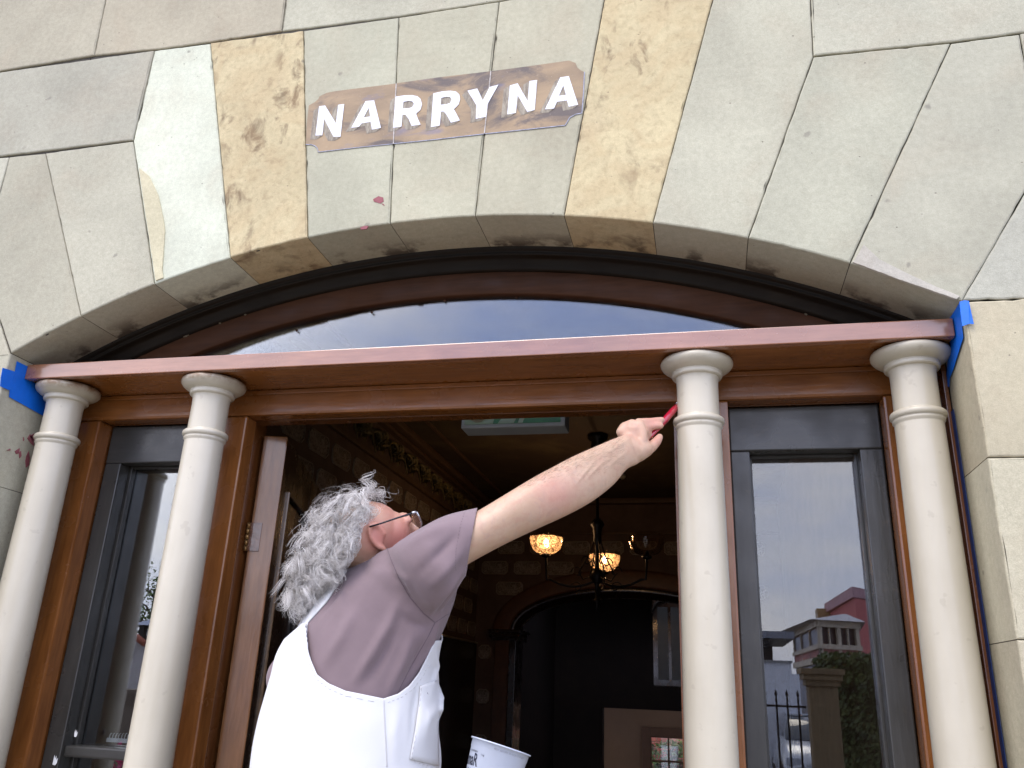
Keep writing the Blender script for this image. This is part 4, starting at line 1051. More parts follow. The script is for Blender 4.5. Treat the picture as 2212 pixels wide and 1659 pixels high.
# hand
H = lambda x, y, Y: P(x, y, Y)
ellipsoid(bm, H(1366, 938, 2.055), .036, .026, .034, None, 20)
capsule(bm, [H(1345, 934, 2.05), H(1352, 927, 2.055), H(1366, 923, 2.06)], [.017, .0195, .021])
capsule(bm, [H(1366, 923, 2.055), H(1381, 921, 2.052), H(1388, 934, 2.047), H(1389, 952, 2.043)], [.021, .0165, .0140, .0125])
capsule(bm, [H(1362, 968, 2.04), H(1378, 975, 2.045), H(1394, 970, 2.055)], [.030, .027, .021])
capsule(bm, [H(1390, 974, 2.055), H(1408, 965, 2.07), H(1419, 953, 2.085), H(1425, 944, 2.092)], [.020, .0140, .0125, .0095])   # thumb
capsule(bm, [H(1380, 914, 2.088), H(1405, 911, 2.104), H(1420, 909, 2.110), H(1430, 907, 2.114)], [.0135, .0106, .0100, .0088])  # index finger
capsule(bm, [H(1384, 924, 2.088), H(1404, 922, 2.100), H(1418, 920, 2.104), H(1427, 920, 2.107)], [.0135, .0108, .0100, .0088])  # middle finger
capsule(bm, [H(1388, 932, 2.075), H(1399, 934, 2.10), H(1403, 940, 2.105), H(1398, 946, 2.095)], [.0120, .0088, .0084, .0078])  # ring finger curled
capsule(bm, [H(1386, 944, 2.07), H(1395, 948, 2.088), H(1396, 955, 2.086), H(1390, 958, 2.078)], [.0110, .0080, .0076, .0070])   # little finger curled
# ear of the near side
ec = hp(-.004, .002, .074)
for i in range(14):
    a = math.radians(-70 + i * 250 / 13); ellipsoid(bm, ec + fdir * (-math.cos(a - .3) * .017 if 1 else 0) * 1 + udir * math.sin(a) * .030 + sdir_ * .006, .0062, .0062, .0062, None, 8)
ellipsoid(bm, ec + udir * -.034 + fdir * .004 + sdir_ * .003, .008, .010, .006, HM, 10)
ellipsoid(bm, ec + sdir_ * .001, .015, .026, .0065, HM, 14)
ellipsoid(bm, ec + fdir * .012 + sdir_ * .002, .006, .009, .006, HM, 10)
# far arm and legs
la = [P(800, 1300, 2.06), P(672, 1470, 2.12), P(760, 1690, 2.12), P(960, 1760, 2.0), P(1040, 1762, 1.95)]
capsule(bm, la, [.06, .048, .042, .032, .036])
for k in range(4): capsule(bm, [P(1048, 1752 + k * 17, 1.93), P(1080, 1752 + k * 16, 1.87), P(1112, 1752 + k * 15, 1.88)], [.010, .009, .008])
capsule(bm, [P(1040, 1750, 1.95), P(1050, 1725, 1.985), P(1075, 1715, 2.0)], [.016, .012, .010])
hipL, hipR = Vector((-.72, 2.0, -.45)), Vector((-.85, 1.82, -.45))
for hpv, ft in ((hipL, Vector((-.62, 2.02, -1.27))), (hipR, Vector((-.86, 1.83, -1.27)))):
    capsule(bm, [hpv + Vector((0, 0, .2)), hpv, (hpv + ft) / 2 + Vector((.03, .02, 0)), ft + Vector((0, 0, .06))], [.10, .095, .065, .045])
    capsule(bm, [ft + Vector((-.04, -.02, .02)), ft + Vector((.14, .09, .02))], [.04, .035])
bme_ = remesh(bm, .0042, 4, 'body')
nv = len(bme_.vertices); co = np.empty(nv * 3); bme_.vertices.foreach_get('co', co); co = co.reshape(-1, 3)
fl = np.zeros(nv)
for c, r_, s_ in ((hp(.05, -.03, .05), .075, .85), (hp(.06, .05, .04), .05, .55), (ec, .045, .85), (P(1205, 1065, 1.80), .05, .42), (P(1225, 1070, 1.82), .03, .25), (H(1410, 915, 2.10), .035, .55), (H(1415, 955, 2.08), .03, .45), (H(1368, 935, 2.04), .04, .25)):
    d = np.linalg.norm(co - np.array(c), axis=1); fl = np.maximum(fl, s_ * np.exp(-(d / r_) ** 2))
at = bme_.attributes.new('flush', 'FLOAT', 'POINT'); at.data.foreach_set('value', fl)
body = link('body', bme_, M['skin'], man)
# raised veins along the forearm
bvh_body = None
def bvh_of(me):
    n_ = len(me.vertices); c_ = np.empty(n_ * 3); me.vertices.foreach_get('co', c_); c_ = c_.reshape(-1, 3)
    return BVHTree.FromPolygons([tuple(v) for v in c_], [tuple(p.vertices) for p in me.polygons])
bvb = bvh_of(bme_)
def cast(bv, x, y, off=0):
    d = ray(x, y); h_ = bv.ray_cast(Vector((0, 0, 0)), d)
    if h_[0] is None:
        return None
    return h_[0] - d * off
def ridge(me, bv, lines, w, amp):
    n_ = len(me.vertices); c_ = np.empty(n_ * 3); me.vertices.foreach_get('co', c_); c_ = c_.reshape(-1, 3)
    nr = np.empty(n_ * 3); me.vertices.foreach_get('normal', nr); nr = nr.reshape(-1, 3); acc = np.zeros(n_)
    for k_, ln in enumerate(lines):
        wk, ak = (w, amp) if len(ln[0]) == 2 else (ln[0][2], ln[0][3])
        pts = [cast(bv, p[0], p[1]) for p in ln]; pts = [np.array(p) for p in pts if p is not None]
        best = np.full(n_, 9.); tt = np.zeros(n_)
        m_ = max(1, len(pts) - 1)
        for i in range(len(pts) - 1):
            a, b = pts[i], pts[i + 1]; ab = b - a; L2 = ab @ ab + 1e-12
            t = np.clip((c_ - a) @ ab / L2, 0, 1); d = np.linalg.norm(c_ - a - t[:, None] * ab, axis=1)
            u_ = d < best; best[u_] = d[u_]; tt[u_] = (i + t[u_]) / m_
        acc += ak * np.exp(-(best / wk) ** 2) * np.clip(np.sin(np.pi * np.clip(tt * .9 + .05, 0, 1)), .15, 1)
    c_ = c_ + nr * acc[:, None]; me.vertices.foreach_set('co', c_.ravel()); me.update()
ridge(bme_, bvb, [[(1262, 1040), (1280, 1020), (1296, 1004), (1318, 990)], [(1240, 1050), (1262, 1022), (1290, 990)], [(1300, 985), (1325, 970), (1345, 958), (1360, 945)], [(1312, 1010), (1335, 990), (1356, 975)]], .0035, .0021)
ridge(bme_, bvb, [[(1345, 925), (1358, 938), (1366, 955)], [(1362, 915), (1374, 930), (1378, 948)], [(1401, 905), (1402, 914)], [(1403, 916), (1404, 926)], [(1416, 905), (1417, 913)], [(1415, 916), (1416, 925)], [(1410, 956), (1416, 966)], [(1388, 962), (1380, 980), (1362, 992)]], .0022, -.0013)
ridge(bme_, bvb, [[(1352, 918), (1366, 925), (1380, 922)], [(1358, 912), (1362, 930)]], .005, .0018)

# ---- t-shirt
bm = bmesh.new(); loft(bm, torso, 44); loft(bm, sleeve, 36, 2.1)
ellipsoid(bm, P(905, 1222, 1.80), .075, .07, .070)
capsule(bm, [P(890, 1232, 1.83), P(865, 1275, 1.84)], [.068, .10])
capsule(bm, [P(795, 1285, 2.05), P(712, 1380, 2.10), P(634, 1462, 2.13)], [.085, .078, .070])       # far sleeve
sme = remesh(bm, .006, 5, 'shirt')
bvs = bvh_of(sme)
folds = [[(840, 1190, .010, .0035), (880, 1250), (935, 1335)], [(760, 1480, .011, .006), (800, 1420), (840, 1350), (860, 1300)], [(785, 1485, .012, -.005), (822, 1425), (858, 1360)], [(838, 1500, .011, .005), (868, 1430), (892, 1370)],
         [(870, 1490, .010, -.004), (898, 1430), (915, 1380)], [(700, 1440, .014, .005), (735, 1380), (770, 1310)], [(905, 1470, .010, .004), (930, 1400), (950, 1330)], [(940, 1345, .014, -.009), (960, 1310), (985, 1270), (1000, 1240)],
         [(930, 1270, .012, .006), (960, 1235), (1000, 1190)], [(905, 1240, .012, -.006), (950, 1195), (995, 1150)], [(960, 1290, .009, .005), (985, 1260), (1008, 1225)], [(690, 1330, .012, -.004), (720, 1290), (745, 1250)],
         [(780, 1250, .02, .003), (830, 1240), (880, 1260)], [(880, 1180, .014, .004), (930, 1150), (985, 1130)], [(860, 1330, .012, -.004), (900, 1350), (938, 1352)]]
folds = [[(l[0][0], l[0][1], l[0][2], l[0][3] * 1.6)] + l[1:] for l in folds]
ridge(sme, bvs, folds, .01, .004)
def cl(co_): return np.array([.0022 * mnoise.noise(Vector(c) * 9) + .0010 * mnoise.noise(Vector(c) * 23) for c in co_])
displaced(sme, cl)
# open the sleeve end
bm = bmesh.new(); bm.from_mesh(sme)
er = sleeve[-1]; ez = P((er[0] + er[2]) / 2, (er[1] + er[3]) / 2, er[4]); e0r = sleeve[-4]; ez0 = P((e0r[0] + e0r[2]) / 2, (e0r[1] + e0r[3]) / 2, e0r[4])
axis_ = (ez - ez0).normalized()
tp, bt = U(er[0], er[1], ez.dot(cam_f)), U(er[2], er[3], ez.dot(cam_f))
axis_ = ((bt - tp).cross(cam_f)).normalized(); axis_ = axis_ if axis_.dot(ez - ez0) > 0 else -axis_
fs = [f for f in bm.faces if (f.calc_center_median() - ez).length < .13 and (f.calc_center_median() - ez).dot(axis_) > -.03]
geom = list({v for f in fs for v in f.verts}) + list({e for f in fs for e in f.edges}) + fs
bmesh.ops.bisect_plane(bm, geom=geom, plane_co=ez - axis_ * .009, plane_no=axis_, clear_outer=True)
bm.to_mesh(sme); bm.free()
for p in sme.polygons: p.use_smooth = True
shirt = link('t_shirt', sme, M['shirt'], man)
md = shirt.modifiers.new('t', 'SOLIDIFY'); md.thickness = .0022; md.offset = -1
bvs = bvh_of(sme)
def seam(name, pts, m, parent, bv, r_=.0009, off=.0004, dash=False, k=10):
    bm = bmesh.new(); dense = []
    for a, b in zip(pts, pts[1:]):
        for j in range(k): dense.append((a[0] + (b[0] - a[0]) * j / k, a[1] + (b[1] - a[1]) * j / k))
    dense.append(pts[-1]); q = [cast(bv, x, y, off) for x, y in dense]; q = [p for p in q if p is not None]
    if dash:
        for i in range(0, len(q) - 1, 2): tube(bm, [q[i], q[i + 1]], r_, 5)
    elif len(q) > 1: tube(bm, q, r_, 6)
    o = obj(name, bm, m, parent, True)
    return o
seam('shoulder_seam', [(834, 1176), (838, 1190), (846, 1212), (862, 1250), (885, 1290), (915, 1325), (940, 1345)], M['shirtseam'], shirt, bvs)
seam('side_seam', [(940, 1345), (925, 1375), (905, 1410), (885, 1445), (868, 1478), (858, 1500)], M['shirtseam'], shirt, bvs, .0007)
seam('sleeve_seam', [(940, 1345), (965, 1328), (985, 1322)], M['shirtseam'], shirt, bvs, .0007)
seam('hem_stitching', [(1003, 1108), (996, 1130), (990, 1160), (985, 1190), (984, 1215), (985, 1235)], M['shirtseam'], shirt, bvs, .0004, .0003, True, 8)

# ---- overalls
ov = interp([(545, 1800, 950, 1800, 1.90, .212), (552, 1700, 946, 1700, 1.90, .212), (549, 1659, 953, 1659, 1.90, .212), (556, 1594, 947, 1594, 1.90, .210), (572, 1519, 950, 1525, 1.90, .207), (592, 1447, 947, 1455, 1.90, .203), (606, 1396, 953, 1398, 1.90, .197), (640, 1338, 970, 1345, 1.90, .190), (684, 1278, 990, 1290, 1.9, .185)], 8)
yc = [(500, 1500), (600, 1392), (609, 1383), (640, 1356), (654, 1343), (660.5, 1347), (662, 1392), (668, 1420), (684, 1457), (709, 1476), (746, 1492), (820, 1507), (829, 1509), (862, 1498), (887, 1480), (907, 1455), (925, 1420), (940, 1385), (1100, 1375)]
def ycurve(x):
    for a, b in zip(yc, yc[1:]):
        if a[0] <= x <= b[0]: return a[1] + (b[1] - a[1]) * (x - a[0]) / (b[0] - a[0])
    return 1400
NN = 220; rr = [ringpts(*r, n=NN, ex=2.2) for r in ov]
tops = []
for i in range(NN):
    a = 2 * math.pi * i / NN; near = math.sin(a) < .02; top = len(rr) - 1.0
    if near:
        for k in range(len(rr) - 1, 0, -1):
            x, y = proj(rr[k][i]); x0_, y0_ = proj(rr[k - 1][i])
            if y0_ >= ycurve(x0_):
                f0 = y0_ - ycurve(x0_); f1 = y - ycurve(x); top = (k - 1) + (f0 / (f0 - f1) if f1 < 0 and f0 > 0 else 1); break
    else: top = 6.2 * 8 if abs(math.cos(a)) > .55 else 4.2 * 8 + 14 * abs(math.cos(a))
    tops.append(min(top, len(rr) - 1.001))
bm = bmesh.new(); rows_ = 90; gv = []
for i in range(NN):
    colv = []
    for j in range(rows_ + 1):
        v = tops[i] * j / rows_; k = int(v); t = v - k; p = rr[k][i].lerp(rr[min(k + 1, len(rr) - 1)][i], t)
        colv.append(bm.verts.new(p))
    gv.append(colv)
for i in range(NN):
    for j in range(rows_):
        f = bm.faces.new((gv[i][j], gv[(i + 1) % NN][j], gv[(i + 1) % NN][j + 1], gv[i][j + 1])); f.smooth = True
bmesh.ops.recalc_face_normals(bm, faces=bm.faces)
ome = bpy.data.meshes.new('overalls'); bm.to_mesh(ome); bm.free()
bvo = bvh_of(ome)
ridge(ome, bvo, [[(935, 1400, .012, .007), (945, 1440), (930, 1500)], [(905, 1480, .012, -.006), (895, 1540), (890, 1600)], [(600, 1650, .02, .004), (620, 1560), (640, 1480)], [(720, 1650, .02, -.004), (715, 1580), (725, 1510)],
                 [(860, 1520, .012, .004), (850, 1590), (856, 1650)], [(915, 1600, .012, .006), (925, 1550), (950, 1520)]], .01, .004)
displaced(ome, lambda c: np.array([.0035 * mnoise.noise(Vector(q) * 6) + .001 * mnoise.noise(Vector(q) * 18) for q in c]))
over = link('overalls', ome, M['denim'], man)
md = over.modifiers.new('t', 'SOLIDIFY'); md.thickness = .003; md.offset = -1
bvo = bvh_of(ome)
seam('side_seam', [(829, 1512), (831, 1560), (834, 1610), (836, 1657)], M['denimseam'], over, bvo, .0012)
seam('hem_stitching', [(667, 1432), (684, 1467), (709, 1487), (746, 1503), (820, 1518)], M['denimseam'], over, bvo, .0006, .0003, True, 6)
seam('hem_stitching', [(838, 1517), (866, 1507), (893, 1488), (914, 1460), (930, 1428)], M['denimseam'], over, bvo, .0006, .0003, True, 6)
def patch(name, quad, m, parent, bv, off, bulge=0, nu=16, nv_=20):
    bm = bmesh.new(); g = []
    for j in range(nv_ + 1):
        row = []
        for i in range(nu + 1):
            u_, v_ = i / nu, j / nv_
            lx = np.interp(v_, [q[0] for q in quad], [q[1] for q in quad]); ly = np.interp(v_, [q[0] for q in quad], [q[2] for q in quad])
            rx = np.interp(v_, [q[0] for q in quad], [q[3] for q in quad]); ry = np.interp(v_, [q[0] for q in quad], [q[4] for q in quad])
            x, y = lx + (rx - lx) * u_, ly + (ry - ly) * u_; p = cast(bv, x, y, off + bulge * math.sin(math.pi * u_) * math.sin(math.pi * min(1, v_ * 1.0)))
            if p is None:
                z_ = row[-1].dot(cam_f) + .004 if row else (g[-1][i].dot(cam_f) if g else P(x, y, 1.8).dot(cam_f)); p = U(x, y, z_)
            row.append(p)
        g.append(row)
    V = [[bm.verts.new(p) for p in row] for row in g]
    for a, b in zip(V, V[1:]):
        for i in range(nu): f = bm.faces.new((a[i], a[i + 1], b[i + 1], b[i])); f.smooth = True
    o = obj(name, bm, m, parent, True); md = o.modifiers.new('t', 'SOLIDIFY'); md.thickness = .0025; md.offset = 0
    return o
patch('pocket', [(0, 908, 1482, 944, 1468), (.3, 905, 1520, 959, 1508), (.5, 901, 1545, 957, 1533), (.7, 897, 1575, 946, 1560), (1, 886, 1640, 948, 1655)], M['denim'], over, bvo, .004, .010)
seam('pocket_stitching', [(910, 1486), (907, 1520), (902, 1560), (896, 1600), (889, 1636), (905, 1648), (930, 1655)], M['denimseam'], over, bvo, .0008, .006, True, 6)
patch('strap', [(0, 752, 1206, 768, 1202), (.5, 688, 1288, 706, 1300), (.85, 652, 1338, 664, 1347), (1, 640, 1362, 662, 1378)], M['denim'], over, bvs, .004, 0, 5, 30)
bm = bmesh.new()
for hpv, ft in ((hipL, Vector((-.62, 2.02, -1.27))), (hipR, Vector((-.86, 1.83, -1.27)))):
    tube(bm, [hpv + Vector((0, 0, .1)), hpv, (hpv + ft) / 2, ft + Vector((0, 0, .10))], [.14, .135, .10, .085], 24)
obj('trouser_leg', bm, M['denim'], over, True)
seam('buckle', [(922, 1496), (925, 1506)], M['steel'], over, bvo, .002, .008)

# ---- glasses
gl = bpy.data.objects.new('glasses', None); C.objects.link(gl); gl.parent = man; gl.matrix_parent_inverse = Matrix.Translation(-Vector(man.location))
tA = cast(bvb, 805, 1135, .004); zA = tA.dot(cam_f)
def gp(name, pts, rs, m, n_=8):
    bm = bmesh.new(); tube(bm, pts, rs, n_); o = obj(name, bm, m, None, True); o.parent = gl
hinge = U(896, 1107, zA + .0) ; 
gp('temple_arm', [U(798, 1138, zA + .001), U(822, 1131, zA - .002), U(860, 1118, zA - .002), U(893, 1108, zA + .006)], [.0022, .002, .0022, .0028], m_simple('dark_metal', (.03, .03, .035), .25, Metallic=.6))
gp('hinge', [U(890, 1108.5, zA + .004), U(899, 1106, zA + .008)], [.0036, .0036], M['steel'])
gp('rim', [U(899, 1106, zA + .010), U(906, 1117, zA + .014), U(911, 1130, zA + .018), U(909, 1145, zA + .022)], [.003, .0026, .0024, .0022], M['steel'])
bm = bmesh.new(); ellipsoid(bm, hp(.112, -.002, .033), .0012, .019, .026, HM); o = obj('lens', bm, M['lampglass'], None, True); o.parent = gl

# ---- hair
hs = []   # list of (points, radius, tone)
r = random.Random(11)
def scalp(theta, phi):     # point on the hair bearing skull
    return hp(-.012 + .100 * math.cos(theta) * math.cos(phi), .018 + .092 * math.sin(phi), .078 * math.sin(theta) * math.cos(phi))
bl = [(hp(-.030, .040, .018), .074), (hp(.010, .050, .012), .055), (hp(-.062, .015, .020), .070), (hp(-.050, -.035, .030), .062),
      (hp(-.085, -.03, .0), .066), (hp(-.012, -.060, .042), .038), (P(706, 1190, 1.80), .058), (P(690, 1232, 1.80), .048), (P(672, 1270, 1.82), .036), (P(735, 1195, 1.78), .045), (P(775, 1160, 1.78), .026)]
def FB(y): return np.interp(y, [1050, 1075, 1090, 1098, 1110, 1125, 1141, 1165, 1180, 1200, 1230], [828, 834, 832, 824, 818, 806, 780, 775, 778, 766, 745])
def strand(p0, dirv, length, cr, turns, ph, thick, tone, npt=26, free=False):
    d = dirv.normalized(); a = d.orthogonal().normalized(); b = d.cross(a); pts = []
    pos = p0.copy()
    for i in range(npt):
        t = i / (npt - 1); dd = (d + Vector((0, 0, -1)) * t * .9).normalized()
        pos = pos + dd * length / npt
        c_ = cr * min(1, t * 3)
        an = ph + turns * 2 * math.pi * t
        pts.append(pos + (a * math.cos(an) + b * math.sin(an)) * c_)
    for p in ([] if free else pts[2:]):
        x_, y_ = proj(p)
        if 1085 < y_ < 1240 and x_ > FB(y_) + 5 and x_ < 960: return
    hs.append((pts, thick, tone))
def hair_ok(p):
    x, y = proj(p)
    return x < np.interp(y, [1050, 1075, 1090, 1098, 1110, 1125, 1141, 1165, 1180, 1200, 1230], [828, 834, 828, 815, 806, 798, 778, 774, 776, 762, 735]) and y > 1062
for k in range(560):
    c, rd = r.choice(bl)
    v = Vector((r.gauss(0, 1), r.gauss(0, 1), r.gauss(0, 1))).normalized()
    if v.dot(cam_f) > .35: v = -v
    p0 = c + v * rd * r.uniform(.70, 1.0)
    if not hair_ok(p0): continue
    out = (v * .7 + Vector((-.35, 0, -.35)) + Vector((r.gauss(0, .4), r.gauss(0, .4), r.gauss(0, .4)))).normalized()
    L_ = r.uniform(.030, .065); cr_ = r.uniform(.008, .018); tu = r.uniform(.6, 1.5) * r.choice((-1, 1)); ph = r.uniform(0, 6.3); tone = min(1, max(0, r.gauss(.66, .22)))
    for q in range(r.randint(9, 18)):
        strand(p0 + Vector((r.gauss(0, .0036), r.gauss(0, .0036), r.gauss(0, .0036))), out + Vector((r.gauss(0, .05), r.gauss(0, .05), r.gauss(0, .05))), L_ * r.uniform(.85, 1.15), cr_ * r.uniform(.85, 1.15), tu * r.uniform(.93, 1.07), ph + r.gauss(0, .14), r.uniform(.0003, .0006), min(1, max(0, tone + r.gauss(0, .16))), 22)
for k in range(1300):       # fly-aways
    c, rd = r.choice(bl); v = Vector((r.gauss(0, 1), r.gauss(0, 1), r.gauss(0, 1))).normalized()
    p0 = c + v * rd * r.uniform(.8, 1.05)
    if not hair_ok(p0): continue
    strand(p0, v + Vector((-.2, 0, -.15)), r.uniform(.02, .06), r.uniform(.006, .02), r.uniform(.4, 1.3) * r.choice((-1, 1)), r.uniform(0, 6.3), r.uniform(.0002, .00034), r.uniform(.4, 1), 22)
for k in range(420):       # combed back tuft above the temple
    x = r.uniform(776, 832); y = 1096 + (832 - x) * .10 + r.uniform(-10, 26) * (1 if x < 812 else .5)
    p0 = cast(bvb, x, y, .002)
    if p0 is None: continue
    strand(p0, (-cam_r + cam_d * r.uniform(-.1, .5) - cam_f * .15), r.uniform(.03, .05), r.uniform(.001, .004), r.uniform(.2, .6), r.uniform(0, 6), r.uniform(.0003, .0005), r.uniform(.75, 1), 14, True)
def strands_mesh(name, hs):
    V, Fc, T = [], [], []; base = 0
    for pts, rad, tone in hs:
        A = np.array([tuple(p) for p in pts]); n_ = len(A)
        t = np.gradient(A, axis=0); t /= np.linalg.norm(t, axis=1)[:, None] + 1e-9
        up_ = np.array([.3, .9, .2]); x = np.cross(t, up_); x /= np.linalg.norm(x, axis=1)[:, None] + 1e-9; y = np.cross(t, x)
        rr_ = rad * np.clip(1.25 - np.linspace(0, 1, n_) * .95, .2, 1)
        for k in range(3):
            a = 2 * math.pi * k / 3; V.append(A + (x * math.cos(a) + y * math.sin(a)) * rr_[:, None])
        idx = np.arange(n_ - 1)
        for k in range(3):
            a0 = base + k * n_ + idx; b0 = base + ((k + 1) % 3) * n_ + idx; Fc.append(np.stack([a0, b0, b0 + 1, a0 + 1], 1))
        T.append(np.full(3 * n_, tone)); base += 3 * n_
    V = np.concatenate(V); Fc = np.concatenate(Fc); T = np.concatenate(T)
    me = bpy.data.meshes.new(name); me.vertices.add(len(V)); me.vertices.foreach_set('co', V.ravel())
    me.loops.add(len(Fc) * 4); me.loops.foreach_set('vertex_index', Fc.ravel()); me.polygons.add(len(Fc))
    me.polygons.foreach_set('loop_start', np.arange(len(Fc)) * 4); me.polygons.foreach_set('loop_total', np.full(len(Fc), 4)); me.polygons.foreach_set('use_smooth', np.ones(len(Fc), bool))
    at = me.attributes.new('tone', 'FLOAT', 'POINT'); at.data.foreach_set('value', T); me.update(); me.validate(); return me
hair = link('hair', strands_mesh('hair', hs), M['hair'], man)
bm = bmesh.new()
for i_, (c, rd) in enumerate(bl):
    if i_ in (0, 2, 4, 6, 7, 8): ellipsoid(bm, c + cam_f * .014 - cam_r * .008, rd * .64, rd * .64, rd * .64, None, 14)
hcm = remesh(bm, .007, 2, 'hair_mass'); displaced(hcm, lambda c: np.array([.008 * mnoise.noise(Vector(q) * 45) for q in c]))
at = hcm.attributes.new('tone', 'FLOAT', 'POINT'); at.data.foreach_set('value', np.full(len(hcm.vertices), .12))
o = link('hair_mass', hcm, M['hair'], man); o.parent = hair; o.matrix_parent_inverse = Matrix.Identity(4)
# forearm hair
ah = []
for k in range(1100):
    t = r.random() ** .7; x = 1120 + t * 225; yt = np.interp(x, [1120, 1160, 1196, 1242, 1290, 1325, 1346], [1052, 1028, 1008, 984, 963, 948, 940])
    y = yt + abs(r.gauss(0, 1)) * 30 * (.15 + t) - 1; p = cast(bvb, x, y + 1.5, 0)
    if p is None: continue
    n_ = bvb.find_nearest(p)[1]
    d = (n_ * .6 + cam_r * r.uniform(.2, .8) - cam_d * r.uniform(-.2, .6)).normalized(); L_ = r.uniform(.004, .011)
    pts = [p + d * L_ * s_ + cam_r * (.004 * s_ * s_) for s_ in (0, .33, .66, 1)]
    ah.append((pts, .00009, .5))
link('arm_hair', strands_mesh('arm_hair', ah), M['armhair'], man)

# ------------------------------------------------------------------ paint brush
br = empty('paint_brush', 'slim paint brush with glossy red handle held up behind the column', 'paint brush', P(1398, 951, 2.09))
b0, b1, b2 = P(1396, 953, 2.095), P(1455, 886, 2.16), P(1473, 866, 2.195)
bm = bmesh.new(); dv = (b1 - b0); tube(bm, [b0, b0 + dv * .04, b0 + dv * .25, b0 + dv * .5, b0 + dv * .75, b1, b1 + (b2 - b1) * .5], [.0025, .0042, .0062, .0085, .0095, .0092, .008], 16); obj('handle', bm, M['red'], br, True)
dd = (b2 - b0).normalized(); bm = bmesh.new(); tube(bm, [b1 + (b2 - b1) * .5, b2 + dd * .01], [.0092, .0095], 16); obj('ferrule', bm, M['steel'], br, True)
bm = bmesh.new(); tube(bm, [b2 + dd * .01, b2 + dd * .03, b2 + dd * .055], [.0085, .010, .003], 12); obj('bristles', bm, M['bristle'], br, True)

# ------------------------------------------------------------------ plastic tub
tb = empty('plastic_tub', 'white plastic yoghurt tub reused as a paint pot, held tilted in front of the painter', 'tub', P(1075, 1720, 1.86))
rl, rg = P(1018, 1588.5, 1.86), None
zt = P(1082, 1610, 1.86).dot(cam_f)
RL, RR = U(1019, 1589.5, zt), U(1146, 1632, zt)
xa = (RR - RL).normalized(); Rr = (RR - RL).length / 2; cc = (RL + RR) / 2
# tub axis leans so that the rim is seen just from below
fwp = (cam_f - xa * cam_f.dot(xa)).normalized(); dn_ = xa.cross(fwp); dn_ = dn_ if dn_.dot(cam_d) > 0 else -dn_
aup = (-dn_ * math.cos(math.radians(4)) + fwp * math.sin(math.radians(4)) * 1).normalized()
vray = cc.normalized(); aup = (-dn_ + vray * (dn_.dot(vray)) * 1.0).normalized(); aup = (aup + vray * .03).normalized()
aup = (aup - xa * aup.dot(xa)).normalized()
Hh_ = .13
prof = [(.001, -Hh_), (Rr * .76, -Hh_), (Rr * .78, -Hh_ + .004), (Rr * .925, -.018), (Rr * .935, -.0175), (Rr * .950, -.003), (Rr * 1.0, -.003), (Rr * 1.0, 0), (Rr * .945, 0), (Rr * .93, -.003), (Rr * .76, -Hh_ + .004), (.001, -Hh_ + .005)]
bm = bmesh.new(); lathe(bm, prof, cc, 64, aup); tubo = obj('tub_wall', bm, M['white'], tb, True)
try:
    tubo.data.use_auto_smooth = False
except Exception: pass
facing = (-vray - aup * (-vray).dot(aup)).normalized(); side = aup.cross(facing); side = side if side.dot(cam_r) > 0 else -side
def wraptext(txt, size, ang0, h0, m, name='lettering', squash=1.0, weight=0):
    cu = bpy.data.curves.new('t', 'FONT'); cu.body = txt; cu.size = size; cu.offset = weight; cu.resolution_u = 3
    o = bpy.data.objects.new('t', cu); C.objects.link(o); dg = bpy.context.evaluated_depsgraph_get()
    me = bpy.data.meshes.new_from_object(o.evaluated_get(dg)); bpy.data.objects.remove(o)
    for v in me.vertices:
        s_ = v.co.x * squash; hgt = h0 + v.co.y
        Rw = Rr * (.925 + .0 * hgt) - (-.018 - hgt) * (Rr * .145 / (Hh_ - .022)) + .0006 if hgt < -.018 else Rr * .942 + .0006
        an = ang0 + s_ / Rw; v.co = cc + aup * hgt + (facing * math.cos(an) + side * math.sin(an)) * Rw
    return link(name, me, m, tb)
wraptext('TASMANIAN', .0052, -1.28, -.0275, M['ink'])
wraptext('tamaR', .034, -1.62, -.053, M['ink'], squash=.62, weight=.0006)
wraptext('VALLEY', .030, -1.66, -.080, M['ink'], squash=.68, weight=.0006)
wraptext('1 kg', .005, -.62, -.0305, M['ink'])
wraptext('BEST BEFORE 05-NOV-17 M 6:17', .0052, -.20, -.0125, M['greyink'])

# ------------------------------------------------------------------ outside world behind the camera
bxo('doorstep', (-3.2, 1.8, .9, 2.45, -1.45, FZ), m_simple('step_stone', (.30, .275, .22), .85), None, .01)['kind'] = 'structure'
bxo('porch_step', (-3.5, 2.1, .5, .899, -1.60, -1.452), bpy.data.materials['step_stone'], None, .01)['kind'] = 'structure'
struct('ground', (-300, 300, -400, .499, -1.9, -1.75), m_simple('paving', (.20, .185, .15), .9, .2, 1.5))
struct('rear_ground', (-300, 300, 14.0, 400, -1.6, -1.35), m_simple('rear_paving', (.25, .23, .19), .9, .2, 1.5))
YG = 2.404
def RP(x, y, Yw):
    q = P(x, y, 2 * YG - Yw); return Vector((q.x, Yw, q.z))
def rz(x, y, Yw): return RP(1575 + x * .28, 1194.5 + y * .28, Yw)
def lz(x, y, Yw): return RP(88.5 + x * .2532, 1238.7 + y * .2532, Yw)
def quadprism(bm, foot, z0, z1):
    n_ = len(foot); a = [bm.verts.new((p[0], p[1], z0)) for p in foot]; b = [bm.verts.new((p[0], p[1], z1)) for p in foot]
    bm.faces.new(a); bm.faces.new(b[::-1])
    for i in range(n_): bm.faces.new((a[i], a[(i + 1) % n_], b[(i + 1) % n_], b[i]))
GZ = -1.75
c0, cl_, cr_ = rz(960, 262, -38), rz(762, 390, -46), rz(1500, 262, -44)
rb = empty('red_building', 'tall flat roofed pinkish red building reflected at the upper right of the side window', 'building', (c0.x, c0.y, GZ))
